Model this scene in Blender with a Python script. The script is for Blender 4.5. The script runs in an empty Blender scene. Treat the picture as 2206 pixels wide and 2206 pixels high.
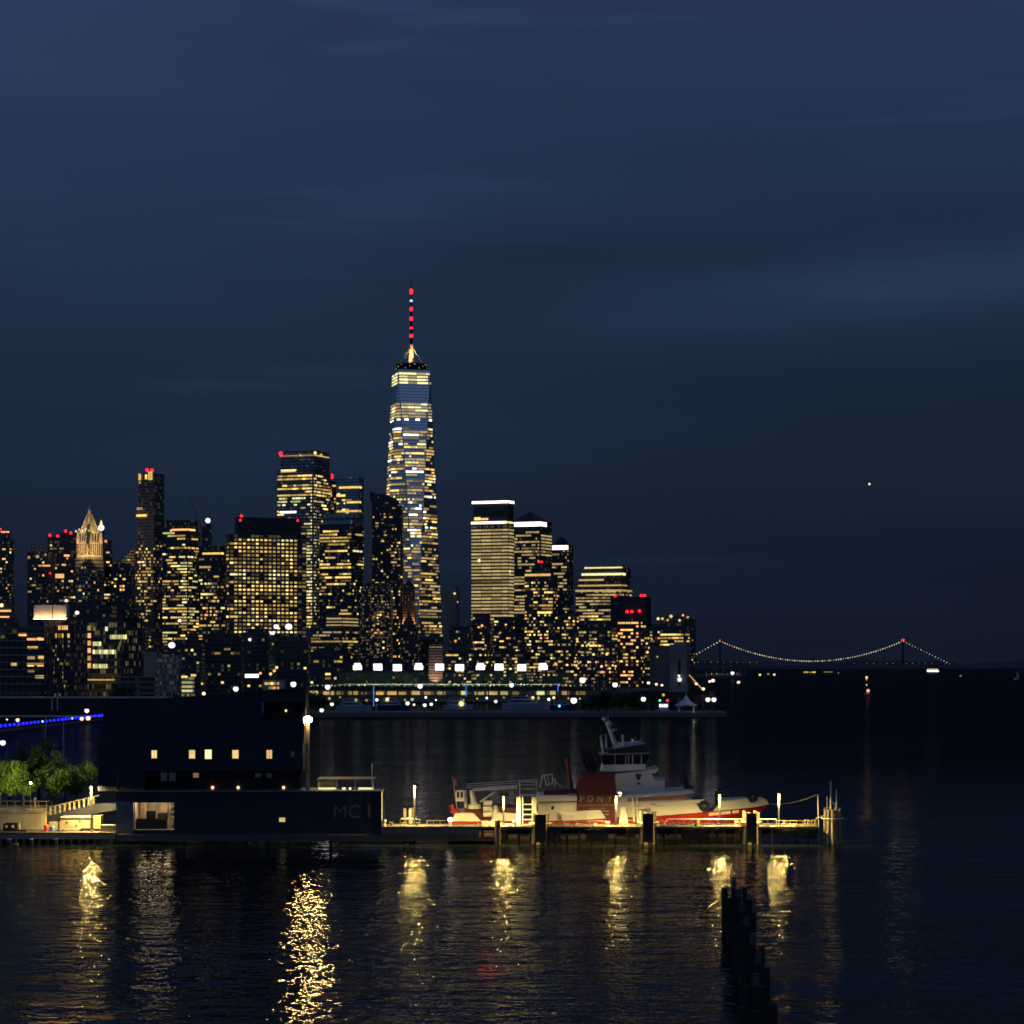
import bpy, math, random
from mathutils import Vector, Matrix
sc = bpy.context.scene
R = random.Random(7)
F, CX, HY, H = 5350.0, 1103.0, 1432.0, 24.0      # lens in pixels of the 2206 px photo, principal column, horizon row, eye height (m)

# ------------------------------------------------------------------ camera
cam = bpy.data.cameras.new('camera'); co = bpy.data.objects.new('camera', cam); sc.collection.objects.link(co)
co.location = (0, 0, H); co.rotation_euler = (math.radians(90), 0, 0)
cam.sensor_width = 36; cam.lens = 36 * F / 2206; cam.shift_y = (HY - 1103) / 2206
cam.clip_start = 1; cam.clip_end = 80000; sc.camera = co
# ------------------------------------------------------------------ world
world = bpy.data.worlds.new('World'); sc.world = world; world.use_nodes = True
nt = world.node_tree; nt.nodes.clear(); N = nt.nodes.new; L = nt.links.new
def nd(tree, typ, **kw):
    n = tree.nodes.new(typ)
    for k, v in kw.items():
        if k.startswith('i_'): n.inputs[int(k[2:])].default_value = v
        else: setattr(n, k, v)
    return n
def mth(tree, op, a, b=None, c=None, clamp=False):
    n = tree.nodes.new('ShaderNodeMath'); n.operation = op; n.use_clamp = clamp
    for i, v in enumerate((a, b, c)):
        if v is None: continue
        if isinstance(v, (int, float)): n.inputs[i].default_value = v
        else: tree.links.new(v, n.inputs[i])
    return n.outputs[0]
def ramp(tree, fac, stops):
    n = tree.nodes.new('ShaderNodeValToRGB'); cr = n.color_ramp
    while len(cr.elements) > 1: cr.elements.remove(cr.elements[-1])
    for i, (p, c) in enumerate(stops):
        e = cr.elements[0] if i == 0 else cr.elements.new(p)
        e.position = p; e.color = (*c, 1)
    tree.links.new(fac, n.inputs[0]); return n.outputs[0]
tc = N('ShaderNodeTexCoord'); sp = N('ShaderNodeSeparateXYZ'); L(tc.outputs['Generated'], sp.inputs[0])
dx, dy, dz = sp.outputs
base = ramp(nt, mth(nt, 'ADD', dz, 0.0), [(0.0, (.0054, .0090, .0200)), (.03, (.0072, .0122, .0270)), (.08, (.0098, .0183, .0385)),
            (.15, (.0128, .0258, .0545)), (.20, (.0172, .0330, .0740)), (.27, (.0245, .0430, .1030)), (.6, (.030, .055, .125)), (1.0, (.030, .055, .12))])
# brighter towards the afterglow behind the viewer, and slightly to the left of the picture
back = mth(nt, 'ADD', mth(nt, 'MULTIPLY', dy, -1.0), 0.1, clamp=True)
gain = mth(nt, 'ADD', mth(nt, 'MULTIPLY', back, 1.5), 1.0)
gain = mth(nt, 'MULTIPLY', gain, mth(nt, 'ADD', mth(nt, 'MULTIPLY', dx, -0.55), 1.0))
# thin cloud streaks
mp = N('ShaderNodeMapping'); mp.inputs['Scale'].default_value = (2.2, 2.2, 14); mp.inputs['Rotation'].default_value = (0, .10, 0)
mp.inputs['Location'].default_value = (3.1, 1.7, .4)
L(tc.outputs['Generated'], mp.inputs[0])
n1 = nd(nt, 'ShaderNodeTexNoise', i_2=1.6, i_3=3.0, i_4=.42); L(mp.outputs[0], n1.inputs['Vector'])
cl = mth(nt, 'MULTIPLY', mth(nt, 'SUBTRACT', n1.outputs['Fac'], .5), .75)
mp2 = N('ShaderNodeMapping'); mp2.inputs['Scale'].default_value = (5, 5, 60); mp2.inputs['Location'].default_value = (9.3, 2.2, 6.1); mp2.inputs['Rotation'].default_value = (0, -.05, 0)
L(tc.outputs['Generated'], mp2.inputs[0])
n2 = nd(nt, 'ShaderNodeTexNoise', i_2=1.0, i_3=4.0, i_4=.5); L(mp2.outputs[0], n2.inputs['Vector'])
st = mth(nt, 'MULTIPLY', mth(nt, 'MAXIMUM', mth(nt, 'SUBTRACT', n2.outputs['Fac'], .60), 0), 2.0)
bz_ = mth(nt, 'DIVIDE', mth(nt, 'SUBTRACT', dz, mth(nt, 'ADD', .143, mth(nt, 'MULTIPLY', dx, .05))), .016)
band = mth(nt, 'POWER', 2.718, mth(nt, 'MULTIPLY', mth(nt, 'MULTIPLY', bz_, bz_), -1.0))          # one long pale cloud low on the right
band = mth(nt, 'MULTIPLY', mth(nt, 'MULTIPLY', band, mth(nt, 'MULTIPLY', dx, 7.0, clamp=True)), mth(nt, 'MULTIPLY', n2.outputs['Fac'], 1.15))
gain = mth(nt, 'MULTIPLY', gain, mth(nt, 'ADD', mth(nt, 'ADD', mth(nt, 'ADD', cl, st), band), 1.0))
vm = nd(nt, 'ShaderNodeVectorMath', operation='SCALE'); L(base, vm.inputs[0]); L(gain, vm.inputs['Scale'])
bg = N('ShaderNodeBackground'); L(vm.outputs[0], bg.inputs[0]); bg.inputs[1].default_value = 1.0
out = N('ShaderNodeOutputWorld'); L(bg.outputs[0], out.inputs[0])
# a last trace of skylight from the afterglow
sl = bpy.data.lights.new('afterglow', 'SUN'); sl.energy = .012; sl.angle = math.radians(40); sl.color = (.75, .85, 1)
so = bpy.data.objects.new('afterglow', sl); sc.collection.objects.link(so); so.rotation_euler = (math.radians(62), 0, math.radians(40))
sc.view_settings.view_transform = 'Standard'; sc.view_settings.look = 'None'; sc.view_settings.exposure = 0; sc.view_settings.gamma = 1
sc.cycles.sample_clamp_indirect = 12; sc.cycles.max_bounces = 6; sc.cycles.glossy_bounces = 3; sc.cycles.diffuse_bounces = 2
sc.cycles.use_denoising = True; sc.cycles.caustics_reflective = True; sc.cycles.filter_width = 1.7

# ------------------------------------------------------------------ helpers
def X(px, D): return (px - CX) * D / F
def Z(py, D): return H + (HY - py) * D / F
def P(px, py, D): return Vector((X(px, D), D, Z(py, D)))
def tag(o, label=None, cat=None, group=None, kind=None):
    if label: o['label'] = label
    if cat: o['category'] = cat
    if group: o['group'] = group
    if kind: o['kind'] = kind
    return o
def empty(name, loc, label, cat, group=None, rz=0):
    o = bpy.data.objects.new(name, None); sc.collection.objects.link(o)
    o.location = loc; o.rotation_euler = (0, 0, rz); o.empty_display_size = .5
    return tag(o, label, cat, group)
def mobj(name, verts, faces, mat, parent=None, loc=None, smooth=False):
    """verts in world coordinates unless the parent is rotated (then local)"""
    me = bpy.data.meshes.new(name)
    off = Vector((0, 0, 0))
    if parent is not None:
        rot = abs(parent.rotation_euler.z) > 1e-9 or parent.get('local')
        if not rot:
            off = Vector(parent.location)
            if parent.parent: off = off + Vector(parent.parent.location)
    elif loc is not None: off = Vector(loc)
    me.from_pydata([tuple(Vector(v) - off) for v in verts], [], faces); me.update()
    if smooth: me.polygons.foreach_set('use_smooth', [True] * len(me.polygons))
    me.materials.append(mat)
    o = bpy.data.objects.new(name, me); sc.collection.objects.link(o)
    if parent is not None: o.parent = parent
    elif loc is not None: o.location = loc
    return o
class MB:
    def __init__(s): s.v = []; s.f = []
    def add(s, vs, fs):
        n = len(s.v); s.v += [Vector(v) for v in vs]; s.f += [tuple(i + n for i in f) for f in fs]; return s
    def box(s, a, b):
        (x0, y0, z0), (x1, y1, z1) = a, b
        return s.add([(x0,y0,z0),(x1,y0,z0),(x1,y1,z0),(x0,y1,z0),(x0,y0,z1),(x1,y0,z1),(x1,y1,z1),(x0,y1,z1)],
                     [(0,3,2,1),(4,5,6,7),(0,1,5,4),(1,2,6,5),(2,3,7,6),(3,0,4,7)])
    def pbox(s, x0, x1, yt, yb, D0, D1):          # photo columns/rows taken at the front distance
        return s.box((X(x0, D0), D0, Z(yb, D0)), (X(x1, D0), D1, Z(yt, D0)))
    def prism(s, pts, D0, D1):                    # polygon of (px,py) on the front plane, extruded in depth
        n = len(pts); a = [P(x, y, D0) for x, y in pts]; b = [Vector((p.x, D1, p.z)) for p in a]
        fs = [tuple(range(n)), tuple(range(2 * n - 1, n - 1, -1))] + [(i, i + n, (i + 1) % n + n, (i + 1) % n) for i in range(n)]
        return s.add(a + b, fs)
    def tube(s, a, b, r0, r1=None, n=8):
        a, b = Vector(a), Vector(b); r1 = r0 if r1 is None else r1
        d = (b - a).normalized(); u = d.orthogonal().normalized(); w = d.cross(u)
        vs = []
        for c, r in ((a, r0), (b, r1)):
            for k in range(n):
                t = 2 * math.pi * k / n; vs.append(c + u * (r * math.cos(t)) + w * (r * math.sin(t)))
        fs = [(k, (k + 1) % n, (k + 1) % n + n, k + n) for k in range(n)] + [tuple(range(n - 1, -1, -1)), tuple(range(n, 2 * n))]
        return s.add(vs, fs)
    def lathe(s, c, prof, n=16, sx=1, sy=1, open_=False):
        c = Vector(c); vs = []; m = len(prof)
        for r, z in prof:
            for k in range(n):
                t = 2 * math.pi * k / n; vs.append(c + Vector((r * sx * math.cos(t), r * sy * math.sin(t), z)))
        fs = [(j*n+k, j*n+(k+1) % n, (j+1)*n+(k+1) % n, (j+1)*n+k) for j in range(m-1) for k in range(n)]
        fs += ([] if open_ else [tuple(range(n-1, -1, -1))]) + [tuple(range((m-1)*n, m*n))]
        return s.add(vs, fs)
    def ball(s, c, r, sz=1, n=10, m=6):
        return s.lathe(c, [(max(r * math.sin(math.pi * i / m), r * .02), -r * sz * math.cos(math.pi * i / m)) for i in range(m + 1)], n)
    def torus(s, c, R0, r, axis='y', n=18, m=8):
        c = Vector(c); vs = []
        for i in range(n):
            a = 2 * math.pi * i / n
            for j in range(m):
                b = 2 * math.pi * j / m; q = R0 + r * math.cos(b)
                p = (q * math.cos(a), r * math.sin(b), q * math.sin(a)) if axis == 'y' else (r * math.sin(b), q * math.cos(a), q * math.sin(a)) if axis == 'x' else (q * math.cos(a), q * math.sin(a), r * math.sin(b))
                vs.append(c + Vector(p))
        return s.add(vs, [(i*m+j, ((i+1) % n)*m+j, ((i+1) % n)*m+(j+1) % m, i*m+(j+1) % m) for i in range(n) for j in range(m)])
    def go(s, name, mat, parent=None, loc=None, smooth=False): return mobj(name, s.v, s.f, mat, parent, loc, smooth)

# ------------------------------------------------------------------ materials
def newmat(name):
    m = bpy.data.materials.new(name); m.use_nodes = True; t = m.node_tree; t.nodes.clear()
    o = t.nodes.new('ShaderNodeOutputMaterial'); return m, t, o
def paint(name, col, rough=.6, metal=0.0, var=.25, scale=.7, bump=0.0, spec=.5):
    m, t, o = newmat(name)
    b = t.nodes.new('ShaderNodeBsdfPrincipled'); t.links.new(b.outputs[0], o.inputs[0])
    c = t.nodes.new('ShaderNodeTexCoord')
    n = nd(t, 'ShaderNodeTexNoise', i_2=scale, i_3=6.0, i_4=.6); t.links.new(c.outputs['Object'], n.inputs['Vector'])
    lo = tuple(x * (1 - var) for x in col); hi = tuple(min(1, x * (1 + var)) for x in col)
    t.links.new(ramp(t, n.outputs['Fac'], [(.3, lo), (.7, hi)]), b.inputs['Base Color'])
    b.inputs['Roughness'].default_value = rough; b.inputs['Metallic'].default_value = metal
    b.inputs['Specular IOR Level'].default_value = spec
    if bump:
        bp = t.nodes.new('ShaderNodeBump'); bp.inputs['Strength'].default_value = bump; bp.inputs['Distance'].default_value = .05
        t.links.new(n.outputs['Fac'], bp.inputs['Height']); t.links.new(bp.outputs[0], b.inputs['Normal'])
    return m
def glow(name, col, strength, var=0.0, sample=False):
    m, t, o = newmat(name); e = t.nodes.new('ShaderNodeEmission'); t.links.new(e.outputs[0], o.inputs[0])
    e.inputs[0].default_value = (*col, 1); e.inputs[1].default_value = strength
    if var:
        a = t.nodes.new('ShaderNodeObjectInfo'); g = t.nodes.new('ShaderNodeNewGeometry')
        r = mth(t, 'FRACT', mth(t, 'ADD', a.outputs['Random'], g.outputs['Random Per Island']))
        c = t.nodes.new('ShaderNodeTexCoord')
        n = nd(t, 'ShaderNodeTexNoise', i_2=.35, i_3=2.0); t.links.new(c.outputs['Object'], n.inputs['Vector'])
        k = mth(t, 'ADD', mth(t, 'MULTIPLY', r, var * 1.25), 1 - var)
        k = mth(t, 'MULTIPLY', k, mth(t, 'ADD', mth(t, 'MULTIPLY', n.outputs['Fac'], 1.2), .4))
        t.links.new(mth(t, 'MULTIPLY', k, strength), e.inputs[1])
    if not sample: m.cycles.emission_sampling = 'NONE'
    return m
def facade(wall=(.08, .075, .07), glass=(.03, .035, .045), cw=3.0, fh=3.6, p=.12, gl=.10, rough=.25, gm=0.0, gc=(1, .72, .32)):
    m, t, o = newmat('facade')
    b = t.nodes.new('ShaderNodeBsdfPrincipled'); t.links.new(b.outputs[0], o.inputs[0])
    c = t.nodes.new('ShaderNodeTexCoord'); s1 = t.nodes.new('ShaderNodeSeparateXYZ'); t.links.new(c.outputs['Object'], s1.inputs[0])
    s2 = t.nodes.new('ShaderNodeSeparateXYZ'); t.links.new(c.outputs['Normal'], s2.inputs[0])
    side = mth(t, 'GREATER_THAN', mth(t, 'ABSOLUTE', s2.outputs[0]), .6)
    u = mth(t, 'ADD', mth(t, 'MULTIPLY', s1.outputs[1], side), mth(t, 'MULTIPLY', s1.outputs[0], mth(t, 'SUBTRACT', 1.0, side)))
    cu = mth(t, 'DIVIDE', mth(t, 'ADD', u, 3000.0 * cw), cw); cv = mth(t, 'DIVIDE', s1.outputs[2], fh)
    fu = mth(t, 'FRACT', cu); fv = mth(t, 'FRACT', cv)
    mask = mth(t, 'MULTIPLY', mth(t, 'GREATER_THAN', fu, .2), mth(t, 'MULTIPLY', mth(t, 'GREATER_THAN', fv, .35), mth(t, 'LESS_THAN', fv, .95)))
    mask = mth(t, 'MULTIPLY', mask, mth(t, 'LESS_THAN', mth(t, 'ABSOLUTE', s2.outputs[2]), .5))
    cb = t.nodes.new('ShaderNodeCombineXYZ'); t.links.new(mth(t, 'FLOOR', cu), cb.inputs[0]); t.links.new(mth(t, 'FLOOR', cv), cb.inputs[1]); t.links.new(side, cb.inputs[2])
    w = t.nodes.new('ShaderNodeTexWhiteNoise'); t.links.new(cb.outputs[0], w.inputs[0])
    mix = nd(t, 'ShaderNodeMix', data_type='RGBA'); t.links.new(mask, mix.inputs['Factor'])
    n = nd(t, 'ShaderNodeTexNoise', i_2=.05, i_3=4.0); t.links.new(c.outputs['Object'], n.inputs['Vector'])
    wc = ramp(t, n.outputs['Fac'], [(.3, tuple(x * .75 for x in wall)), (.7, tuple(x * 1.2 for x in wall))])
    t.links.new(wc, mix.inputs['A']); mix.inputs['B'].default_value = (*glass, 1)
    t.links.new(mix.outputs['Result'], b.inputs['Base Color'])
    t.links.new(mth(t, 'SUBTRACT', .75, mth(t, 'MULTIPLY', mask, .75 - rough)), b.inputs['Roughness'])
    if gm: t.links.new(mth(t, 'MULTIPLY', mask, gm), b.inputs['Metallic'])
    lit = mth(t, 'MULTIPLY', mask, mth(t, 'GREATER_THAN', w.outputs[0], 1 - p))
    b.inputs['Emission Color'].default_value = (*gc, 1)
    t.links.new(mth(t, 'MULTIPLY', lit, mth(t, 'MULTIPLY', mth(t, 'FRACT', mth(t, 'MULTIPLY', w.outputs[0], 97.3)), gl)), b.inputs['Emission Strength'])
    m.cycles.emission_sampling = 'NONE'
    return m
E = dict(
    warm=glow('warm_window_light', (1, .66, .17), 1.6, .65), gold=glow('golden_window_light', (1, .64, .17), .70, .6),
    dim=glow('dim_window_light', (.9, .64, .24), .26, .6), pale=glow('pale_window_light', (1, .90, .40), 1.4, .5),
    cream=glow('cream_window_light', (1, .74, .30), .55, .45), white=glow('white_window_light', (.95, .97, 1), 2.6, .4),
    orange=glow('orange_window_light', (1, .46, .16), 1.6, .5), green=glow('greenish_window_light', (.90, .95, .40), .85, .6),
    strip=glow('roofline_light', (1, .95, .84), 3.2, .3), amber=glow('amber_flood', (1, .60, .20), 1.1, .3),
    red=glow('red_beacon', (1, .012, .022), 3.6), blue=glow('blue_led', (.010, .012, 1), 3.0), bluew=glow('blue_white_led', (.2, .5, 1), 3.0),
    lampw=glow('white_lamp', (1, .86, .90), 1.7, sample=True), lampo=glow('warm_lamp', (1, .62, .34), 2.2, sample=True),
    lanternstrip=glow('added_lantern_strip', (1, .62, .24), 17.0, sample=True), far=glow('far_lamp', (1, .80, .45), 1.5, .5), grn=glow('green_lamp', (.05, 1, .25), 3.0))
PAL = dict(office=['warm'] * 5 + ['gold'] * 4 + ['pale'] * 2 + ['dim'] * 3, res=['warm'] * 3 + ['gold'] * 3 + ['dim'] * 4 + ['orange', 'pale', 'cream'],
           cream=['cream'] * 6 + ['dim'], pale=['pale'] * 3 + ['cream'], green=['green'] * 2 + ['pale', 'cream'], mix=['warm'] * 3 + ['cream'] * 2 + ['gold'] * 2 + ['white', 'dim', 'pale'],
           orange=['orange'] * 2 + ['gold', 'warm'], dim=['dim'] * 4 + ['gold'], white=['white', 'cream'], gold=['gold'] * 3 + ['warm'])
dark_metal = paint('dark_metal', (.03, .03, .035), .5, .6)
black_rubber = paint('black_rubber', (.012, .012, .012), .8)
steel = paint('galvanised_steel', (.45, .45, .44), .45, .3)
white_paint = paint('white_paint', (.42, .415, .39), .4, var=.06)
concrete = paint('concrete', (.28, .27, .25), .85, var=.3, bump=.3)
timber = paint('weathered_timber', (.16, .12, .085), .85, var=.5, scale=3, bump=.6)
pale_timber = paint('pale_timber', (.24, .21, .14), .8, var=.35, scale=3, bump=.6)

# ------------------------------------------------------------------ setting: water, land, far shore
def water_mat():
    m, t, o = newmat('river_water')
    g = t.nodes.new('ShaderNodeBsdfGlossy'); g.inputs['Color'].default_value = (.52, .52, .52, 1)
    d = t.nodes.new('ShaderNodeBsdfDiffuse'); d.inputs['Color'].default_value = (.006, .009, .014, 1)
    f = t.nodes.new('ShaderNodeFresnel'); f.inputs['IOR'].default_value = 1.30
    mx = t.nodes.new('ShaderNodeMixShader'); t.links.new(f.outputs[0], mx.inputs[0]); t.links.new(d.outputs[0], mx.inputs[1]); t.links.new(g.outputs[0], mx.inputs[2]); t.links.new(mx.outputs[0], o.inputs[0])
    c = t.nodes.new('ShaderNodeTexCoord')
    def layer(sc_, sy, detail, rot):
        mp = t.nodes.new('ShaderNodeMapping'); mp.inputs['Scale'].default_value = (sc_, sc_ * sy, sc_); mp.inputs['Rotation'].default_value = (0, 0, rot)
        t.links.new(c.outputs['Object'], mp.inputs[0])
        n = nd(t, 'ShaderNodeTexNoise', i_2=1.0, i_3=detail, i_4=.5); t.links.new(mp.outputs[0], n.inputs['Vector']); return n.outputs['Fac']
    a = layer(.95, .75, 2.0, .3); b2 = layer(.28, .8, 2.0, -.2); c2 = layer(.045, 1.2, 2.0, .15)
    sy = t.nodes.new('ShaderNodeSeparateXYZ'); t.links.new(c.outputs['Object'], sy.inputs[0])   # sheltered close in, choppier out in the river, reflections also tinted darker there
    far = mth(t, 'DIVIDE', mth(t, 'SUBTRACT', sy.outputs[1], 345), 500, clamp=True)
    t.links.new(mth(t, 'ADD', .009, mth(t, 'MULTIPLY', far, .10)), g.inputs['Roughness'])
    t.links.new(ramp(t, far, [(0, (.50, .50, .50)), (.5, (.19, .22, .22)), (1, (.19, .22, .22))]), g.inputs['Color'])  # reflection colour darkened with distance to dim the far light streaks
    patch = mth(t, 'ADD', mth(t, 'MULTIPLY', layer(.012, 2.0, 2.0, .1), 1.3), .2)
    h = mth(t, 'ADD', mth(t, 'ADD', mth(t, 'MULTIPLY', a, .125), mth(t, 'MULTIPLY', layer(1.9, 1.0, 1.0, .5), .055)), mth(t, 'ADD', mth(t, 'ADD', mth(t, 'MULTIPLY', b2, .26), mth(t, 'MULTIPLY', layer(.14, 2.0, 2.0, .05), .34)), mth(t, 'ADD', mth(t, 'MULTIPLY', c2, .45), mth(t, 'MULTIPLY', mth(t, 'MULTIPLY', far, .32), layer(.013, 3.5, 2.0, .0)))))
    h = mth(t, 'MULTIPLY', mth(t, 'MULTIPLY', h, patch), mth(t, 'ADD', 1.0, mth(t, 'MULTIPLY', far, 6.0)))
    bp = t.nodes.new('ShaderNodeBump'); bp.inputs['Strength'].default_value = 1.0; bp.inputs['Distance'].default_value = 1.0
    t.links.new(h, bp.inputs['Height'])
    for q in (g, d, f): t.links.new(bp.outputs[0], q.inputs['Normal'])
    return m
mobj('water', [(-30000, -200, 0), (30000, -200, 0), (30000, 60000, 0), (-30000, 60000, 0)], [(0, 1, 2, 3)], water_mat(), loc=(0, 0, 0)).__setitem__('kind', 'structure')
def slab(name, pts, z0, z1, mat, kind='structure'):
    n = len(pts); vs = [(x, y, z0) for x, y in pts] + [(x, y, z1) for x, y in pts]
    fs = [tuple(range(n - 1, -1, -1)), tuple(range(n, 2 * n))] + [(i, (i + 1) % n, (i + 1) % n + n, i + n) for i in range(n)]
    o = mobj(name, vs, fs, mat, loc=(pts[0][0], pts[0][1], 0)); o['kind'] = kind; return o
asphalt = paint('city_ground', (.05, .05, .05), .9, scale=.05)
slab('land', [(-3000, 1080), (X(215, 1080), 1080), (X(560, 1120), 1120), (X(640, 1400), 1400), (X(665, 1640), 1640), (X(1290, 1800), 1800), (X(1440, 2300), 2300), (X(1500, 3300), 3300), (X(1500, 4600), 4600), (-3000, 4600)], -2, 2, asphalt)
slab('near_land', [(-300, 352), (X(212, 352), 352), (X(208, 470), 470), (-300, 520)], -2, 2.1, asphalt)
slab('river_headland', [(X(1480, 4700), 4700), (X(1575, 4200), 4200), (X(1602, 4300), 4300), (X(1570, 5200), 5200), (X(1480, 5400), 5400)], -2, 4, asphalt)
# distant hills across the bay
hv, hf = [], []; n = 60
for i in range(n + 1):
    px = 1480 + i * 14; D = 15500
    zt = 42 + 22 * math.sin(i * .21 + 1) + 8 * math.sin(i * .9) + (10 if px > 2040 else -8)
    hv += [(X(px, D), D, -1), (X(px, D), D + 900, zt), (X(px, D), D + 3000, -1)]
for i in range(n): hf += [(3*i, 3*i+3, 3*i+4, 3*i+1), (3*i+1, 3*i+4, 3*i+5, 3*i+2)]
mobj('hills', hv, hf, paint('far_hills', (.02, .025, .03), .95), loc=(X(1480, 15500), 15500, 0))['kind'] = 'structure'

# ------------------------------------------------------------------ towers
def emit_windows(root, panes, cap=100):
    """panes: (4 corner points, material key, area). The largest become parts of their own, the rest one stuff part."""
    panes.sort(key=lambda q: -q[2])
    for pts, k, a in panes[:cap]: mobj('lit_window', pts, [(0, 1, 2, 3)], E[k], root)
    rest = panes[cap:]
    if rest:
        by = {}
        for pts, k, a in rest: by.setdefault(k, []).append(pts)
        keys = sorted(by); vs, fs, mi = [], [], []
        for i, k in enumerate(keys):
            for pts in by[k]: n = len(vs); vs += pts; fs.append((n, n+1, n+2, n+3)); mi.append(i)
        o = mobj('lit_windows', vs, fs, E[keys[0]], root); o['kind'] = 'stuff'
        for k in keys[1:]: o.data.materials.append(E[k])
        o.data.polygons.foreach_set('material_index', mi)
def row_runs(nc, style, p, rr):
    runs = []
    if style == 'full': return [(i, min(nc, i + 6)) for i in range(0, nc, 6)]
    if style == 'grid' or style == 'sparse':
        q = p if style == 'sparse' else min(1, max(.15, p + rr.uniform(-.25, .2)))
        for i in range(nc):
            if rr.random() < q: runs.append((i, i + (2 if style == 'sparse' and rr.random() < .2 else 1)))
        return [(a, min(b, nc)) for a, b in runs]
    i = 0
    q = p * rr.choice((.35, .8, 1.15, 1.35))
    while i < nc:
        ln = rr.choice((1, 1, 1, 2, 2, 3, 3, 4, 6))
        if rr.random() < q: runs.append((i, min(nc, i + ln)))
        i += ln
    return runs
roofdark = facade((.045, .045, .045), (.03, .03, .03), cw=2.5, fh=9, p=0)
def tower(label, x0, x1, yt, D, s=0.0, side='R', cw=4.0, fh=7.0, wall=(.07, .065, .06), glass=(.02, .024, .03), zones=(), tiers=(), bands=(), reds=(),
          p=.16, gl=.075, cat='tower', name='office_tower', group=None, depth=.75, bot=1475, bz=2.0, a=22, lights=(), seed=None, gm=0.0, rough=.25, tmat=None, redr=1.1, whs=()):
    rr = random.Random(seed if seed is not None else hash((x0, yt, x1)) % 9999)
    k = D / F; W = (x1 - x0) * k; a = math.radians(a); cwm, fhm = cw * k, fh * k
    if s > 0:
        w1 = W * (1 - s) / math.cos(a); w2 = W * s / math.sin(a)
        yaw = -a if side == 'R' else a
        lx = X(x0, D) if side == 'R' else X(x0, D) + w2 * math.sin(a)
    else: w1, w2, yaw, lx = W, W * depth, 0, X(x0, D)
    root = empty(name, (lx, D, bz), label, cat, group, yaw); root['local'] = 1
    h = Z(yt, D) - bz; ztop = h
    fm = facade(wall, glass, cwm, fhm, p, gl, rough, gm)
    body = MB().box((0, 0, 0), (w1, w2, h)).go('facade', fm, root)
    fx = (x1 - x0) * (1 - s)
    def face_pt(f, u, z, o=.25):
        if f == 'F': return Vector((u, -o, z))
        return Vector((w1 + o, u, z)) if side == 'R' else Vector((-o, w2 - u, z))
    def loc(px):        # -> face, u
        if s == 0: return 'F', (px - x0) * k
        if side == 'R': return ('F', (px - x0) / fx * w1) if px <= x0 + fx + 1e-6 else ('S', (px - x0 - fx) / (x1 - x0 - fx) * w2)
        xs = x0 + (x1 - x0) * s
        return ('S', (px - x0) / (xs - x0) * w2) if px < xs else ('F', (px - xs) / fx * w1)
    panes = []
    def pane(f, u0, u1, z0, z1, key, o=.25):
        pts = [face_pt(f, u0, z0, o), face_pt(f, u1, z0, o), face_pt(f, u1, z1, o), face_pt(f, u0, z1, o)]
        panes.append((pts, key, (u1 - u0) * (z1 - z0)))
    for zn in zones:
        ya, yb, style, pr, pal = zn[:5]; px0, px1 = zn[5:7] if len(zn) > 6 else (x0, x1)
        z0, z1 = Z(yb, D) - bz, Z(ya, D) - bz
        for f, ln in (('F', w1), ('S', w2)) if s > 0 else (('F', w1),):
            nc = int(ln / cwm)
            fp = pr * (.55 if f == 'S' else 1)
            for r in range(int(z0 / fhm), int(z1 / fhm)):
                rp = rr.choice(PAL[pal])
                for i, j in row_runs(nc, style, fp, rr):
                    # keep to the requested columns
                    mid = (i + j) * .5 * cwm
                    if f == 'F': pxm = x0 + (0 if side == 'R' or s == 0 else (x1 - x0) * s) + mid / w1 * fx
                    else: pxm = (x0 + fx + mid / w2 * (x1 - x0 - fx)) if side == 'R' else (x0 + mid / w2 * (x1 - x0) * s)
                    if not (px0 <= pxm <= px1): continue
                    key = rp if style in ('full',) or rr.random() < .5 else rr.choice(PAL[pal])
                    if f == 'F' or side == 'R': ua, ub = (i + .2) * cwm, j * cwm
                    else: ua, ub = w2 - j * cwm, w2 - (i + .2) * cwm
                    if style == 'grid': ub -= .16 * cwm; ua += .06 * cwm
                    pane(f, ua, ub, (r + (.46 if style == 'grid' else .4)) * fhm, (r + .9) * fhm, key)
    for t in tiers:
        px0, px1, ty = t[:3]; yb = t[3] if len(t) > 3 else None
        zb = h if yb is None else Z(yb, D) - bz
        f0, u0 = loc(px0); f1, u1 = loc(px1)
        zz = Z(ty, D) - bz
        ua = u0 if f0 == 'F' else 0; ub = u1 if f1 == 'F' else w1
        m = t[4] if len(t) > 4 and t[4] else (fm if p <= .3 else roofdark)
        MB().box((ua + .3, .3 + .04 * w2, zb), (ub - .3, w2 * .92, zz)).go('rooftop_block', m, root)
        ztop = max(ztop, zz)
    for bx0, bx1, by, bh, key in bands:
        z0, z1 = Z(by + bh / 2, D) - bz, Z(by - bh / 2, D) - bz
        f0, u0 = loc(bx0); f1, u1 = loc(bx1)
        segs = [(f0, u0, u1)] if f0 == f1 else ([('F', u0, w1), ('S', 0, u1)] if side == 'R' else [('S', u0, w2), ('F', 0, u1)])
        for f, ua, ub in segs:
            pts = [face_pt(f, ua, z0, .5), face_pt(f, ub, z0, .5), face_pt(f, ub, z1, .5), face_pt(f, ua, z1, .5)]
            mobj('light_band', pts, [(0, 1, 2, 3)], E[key], root)
    for rx, ry in reds:
        f, u = loc(rx); q = face_pt(f, u, Z(ry, D) - bz, -1.5 if Z(ry, D) - bz > h else 1.0)
        MB().ball(q, redr * D / 3000).go('beacon', E['red'], root)
    for rx, ry, r, key in lights:
        f, u = loc(rx); q = face_pt(f, u, Z(ry, D) - bz, .8)
        MB().ball(q, r * k).go('lamp', E[key], root)
    emit_windows(root, panes)
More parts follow.
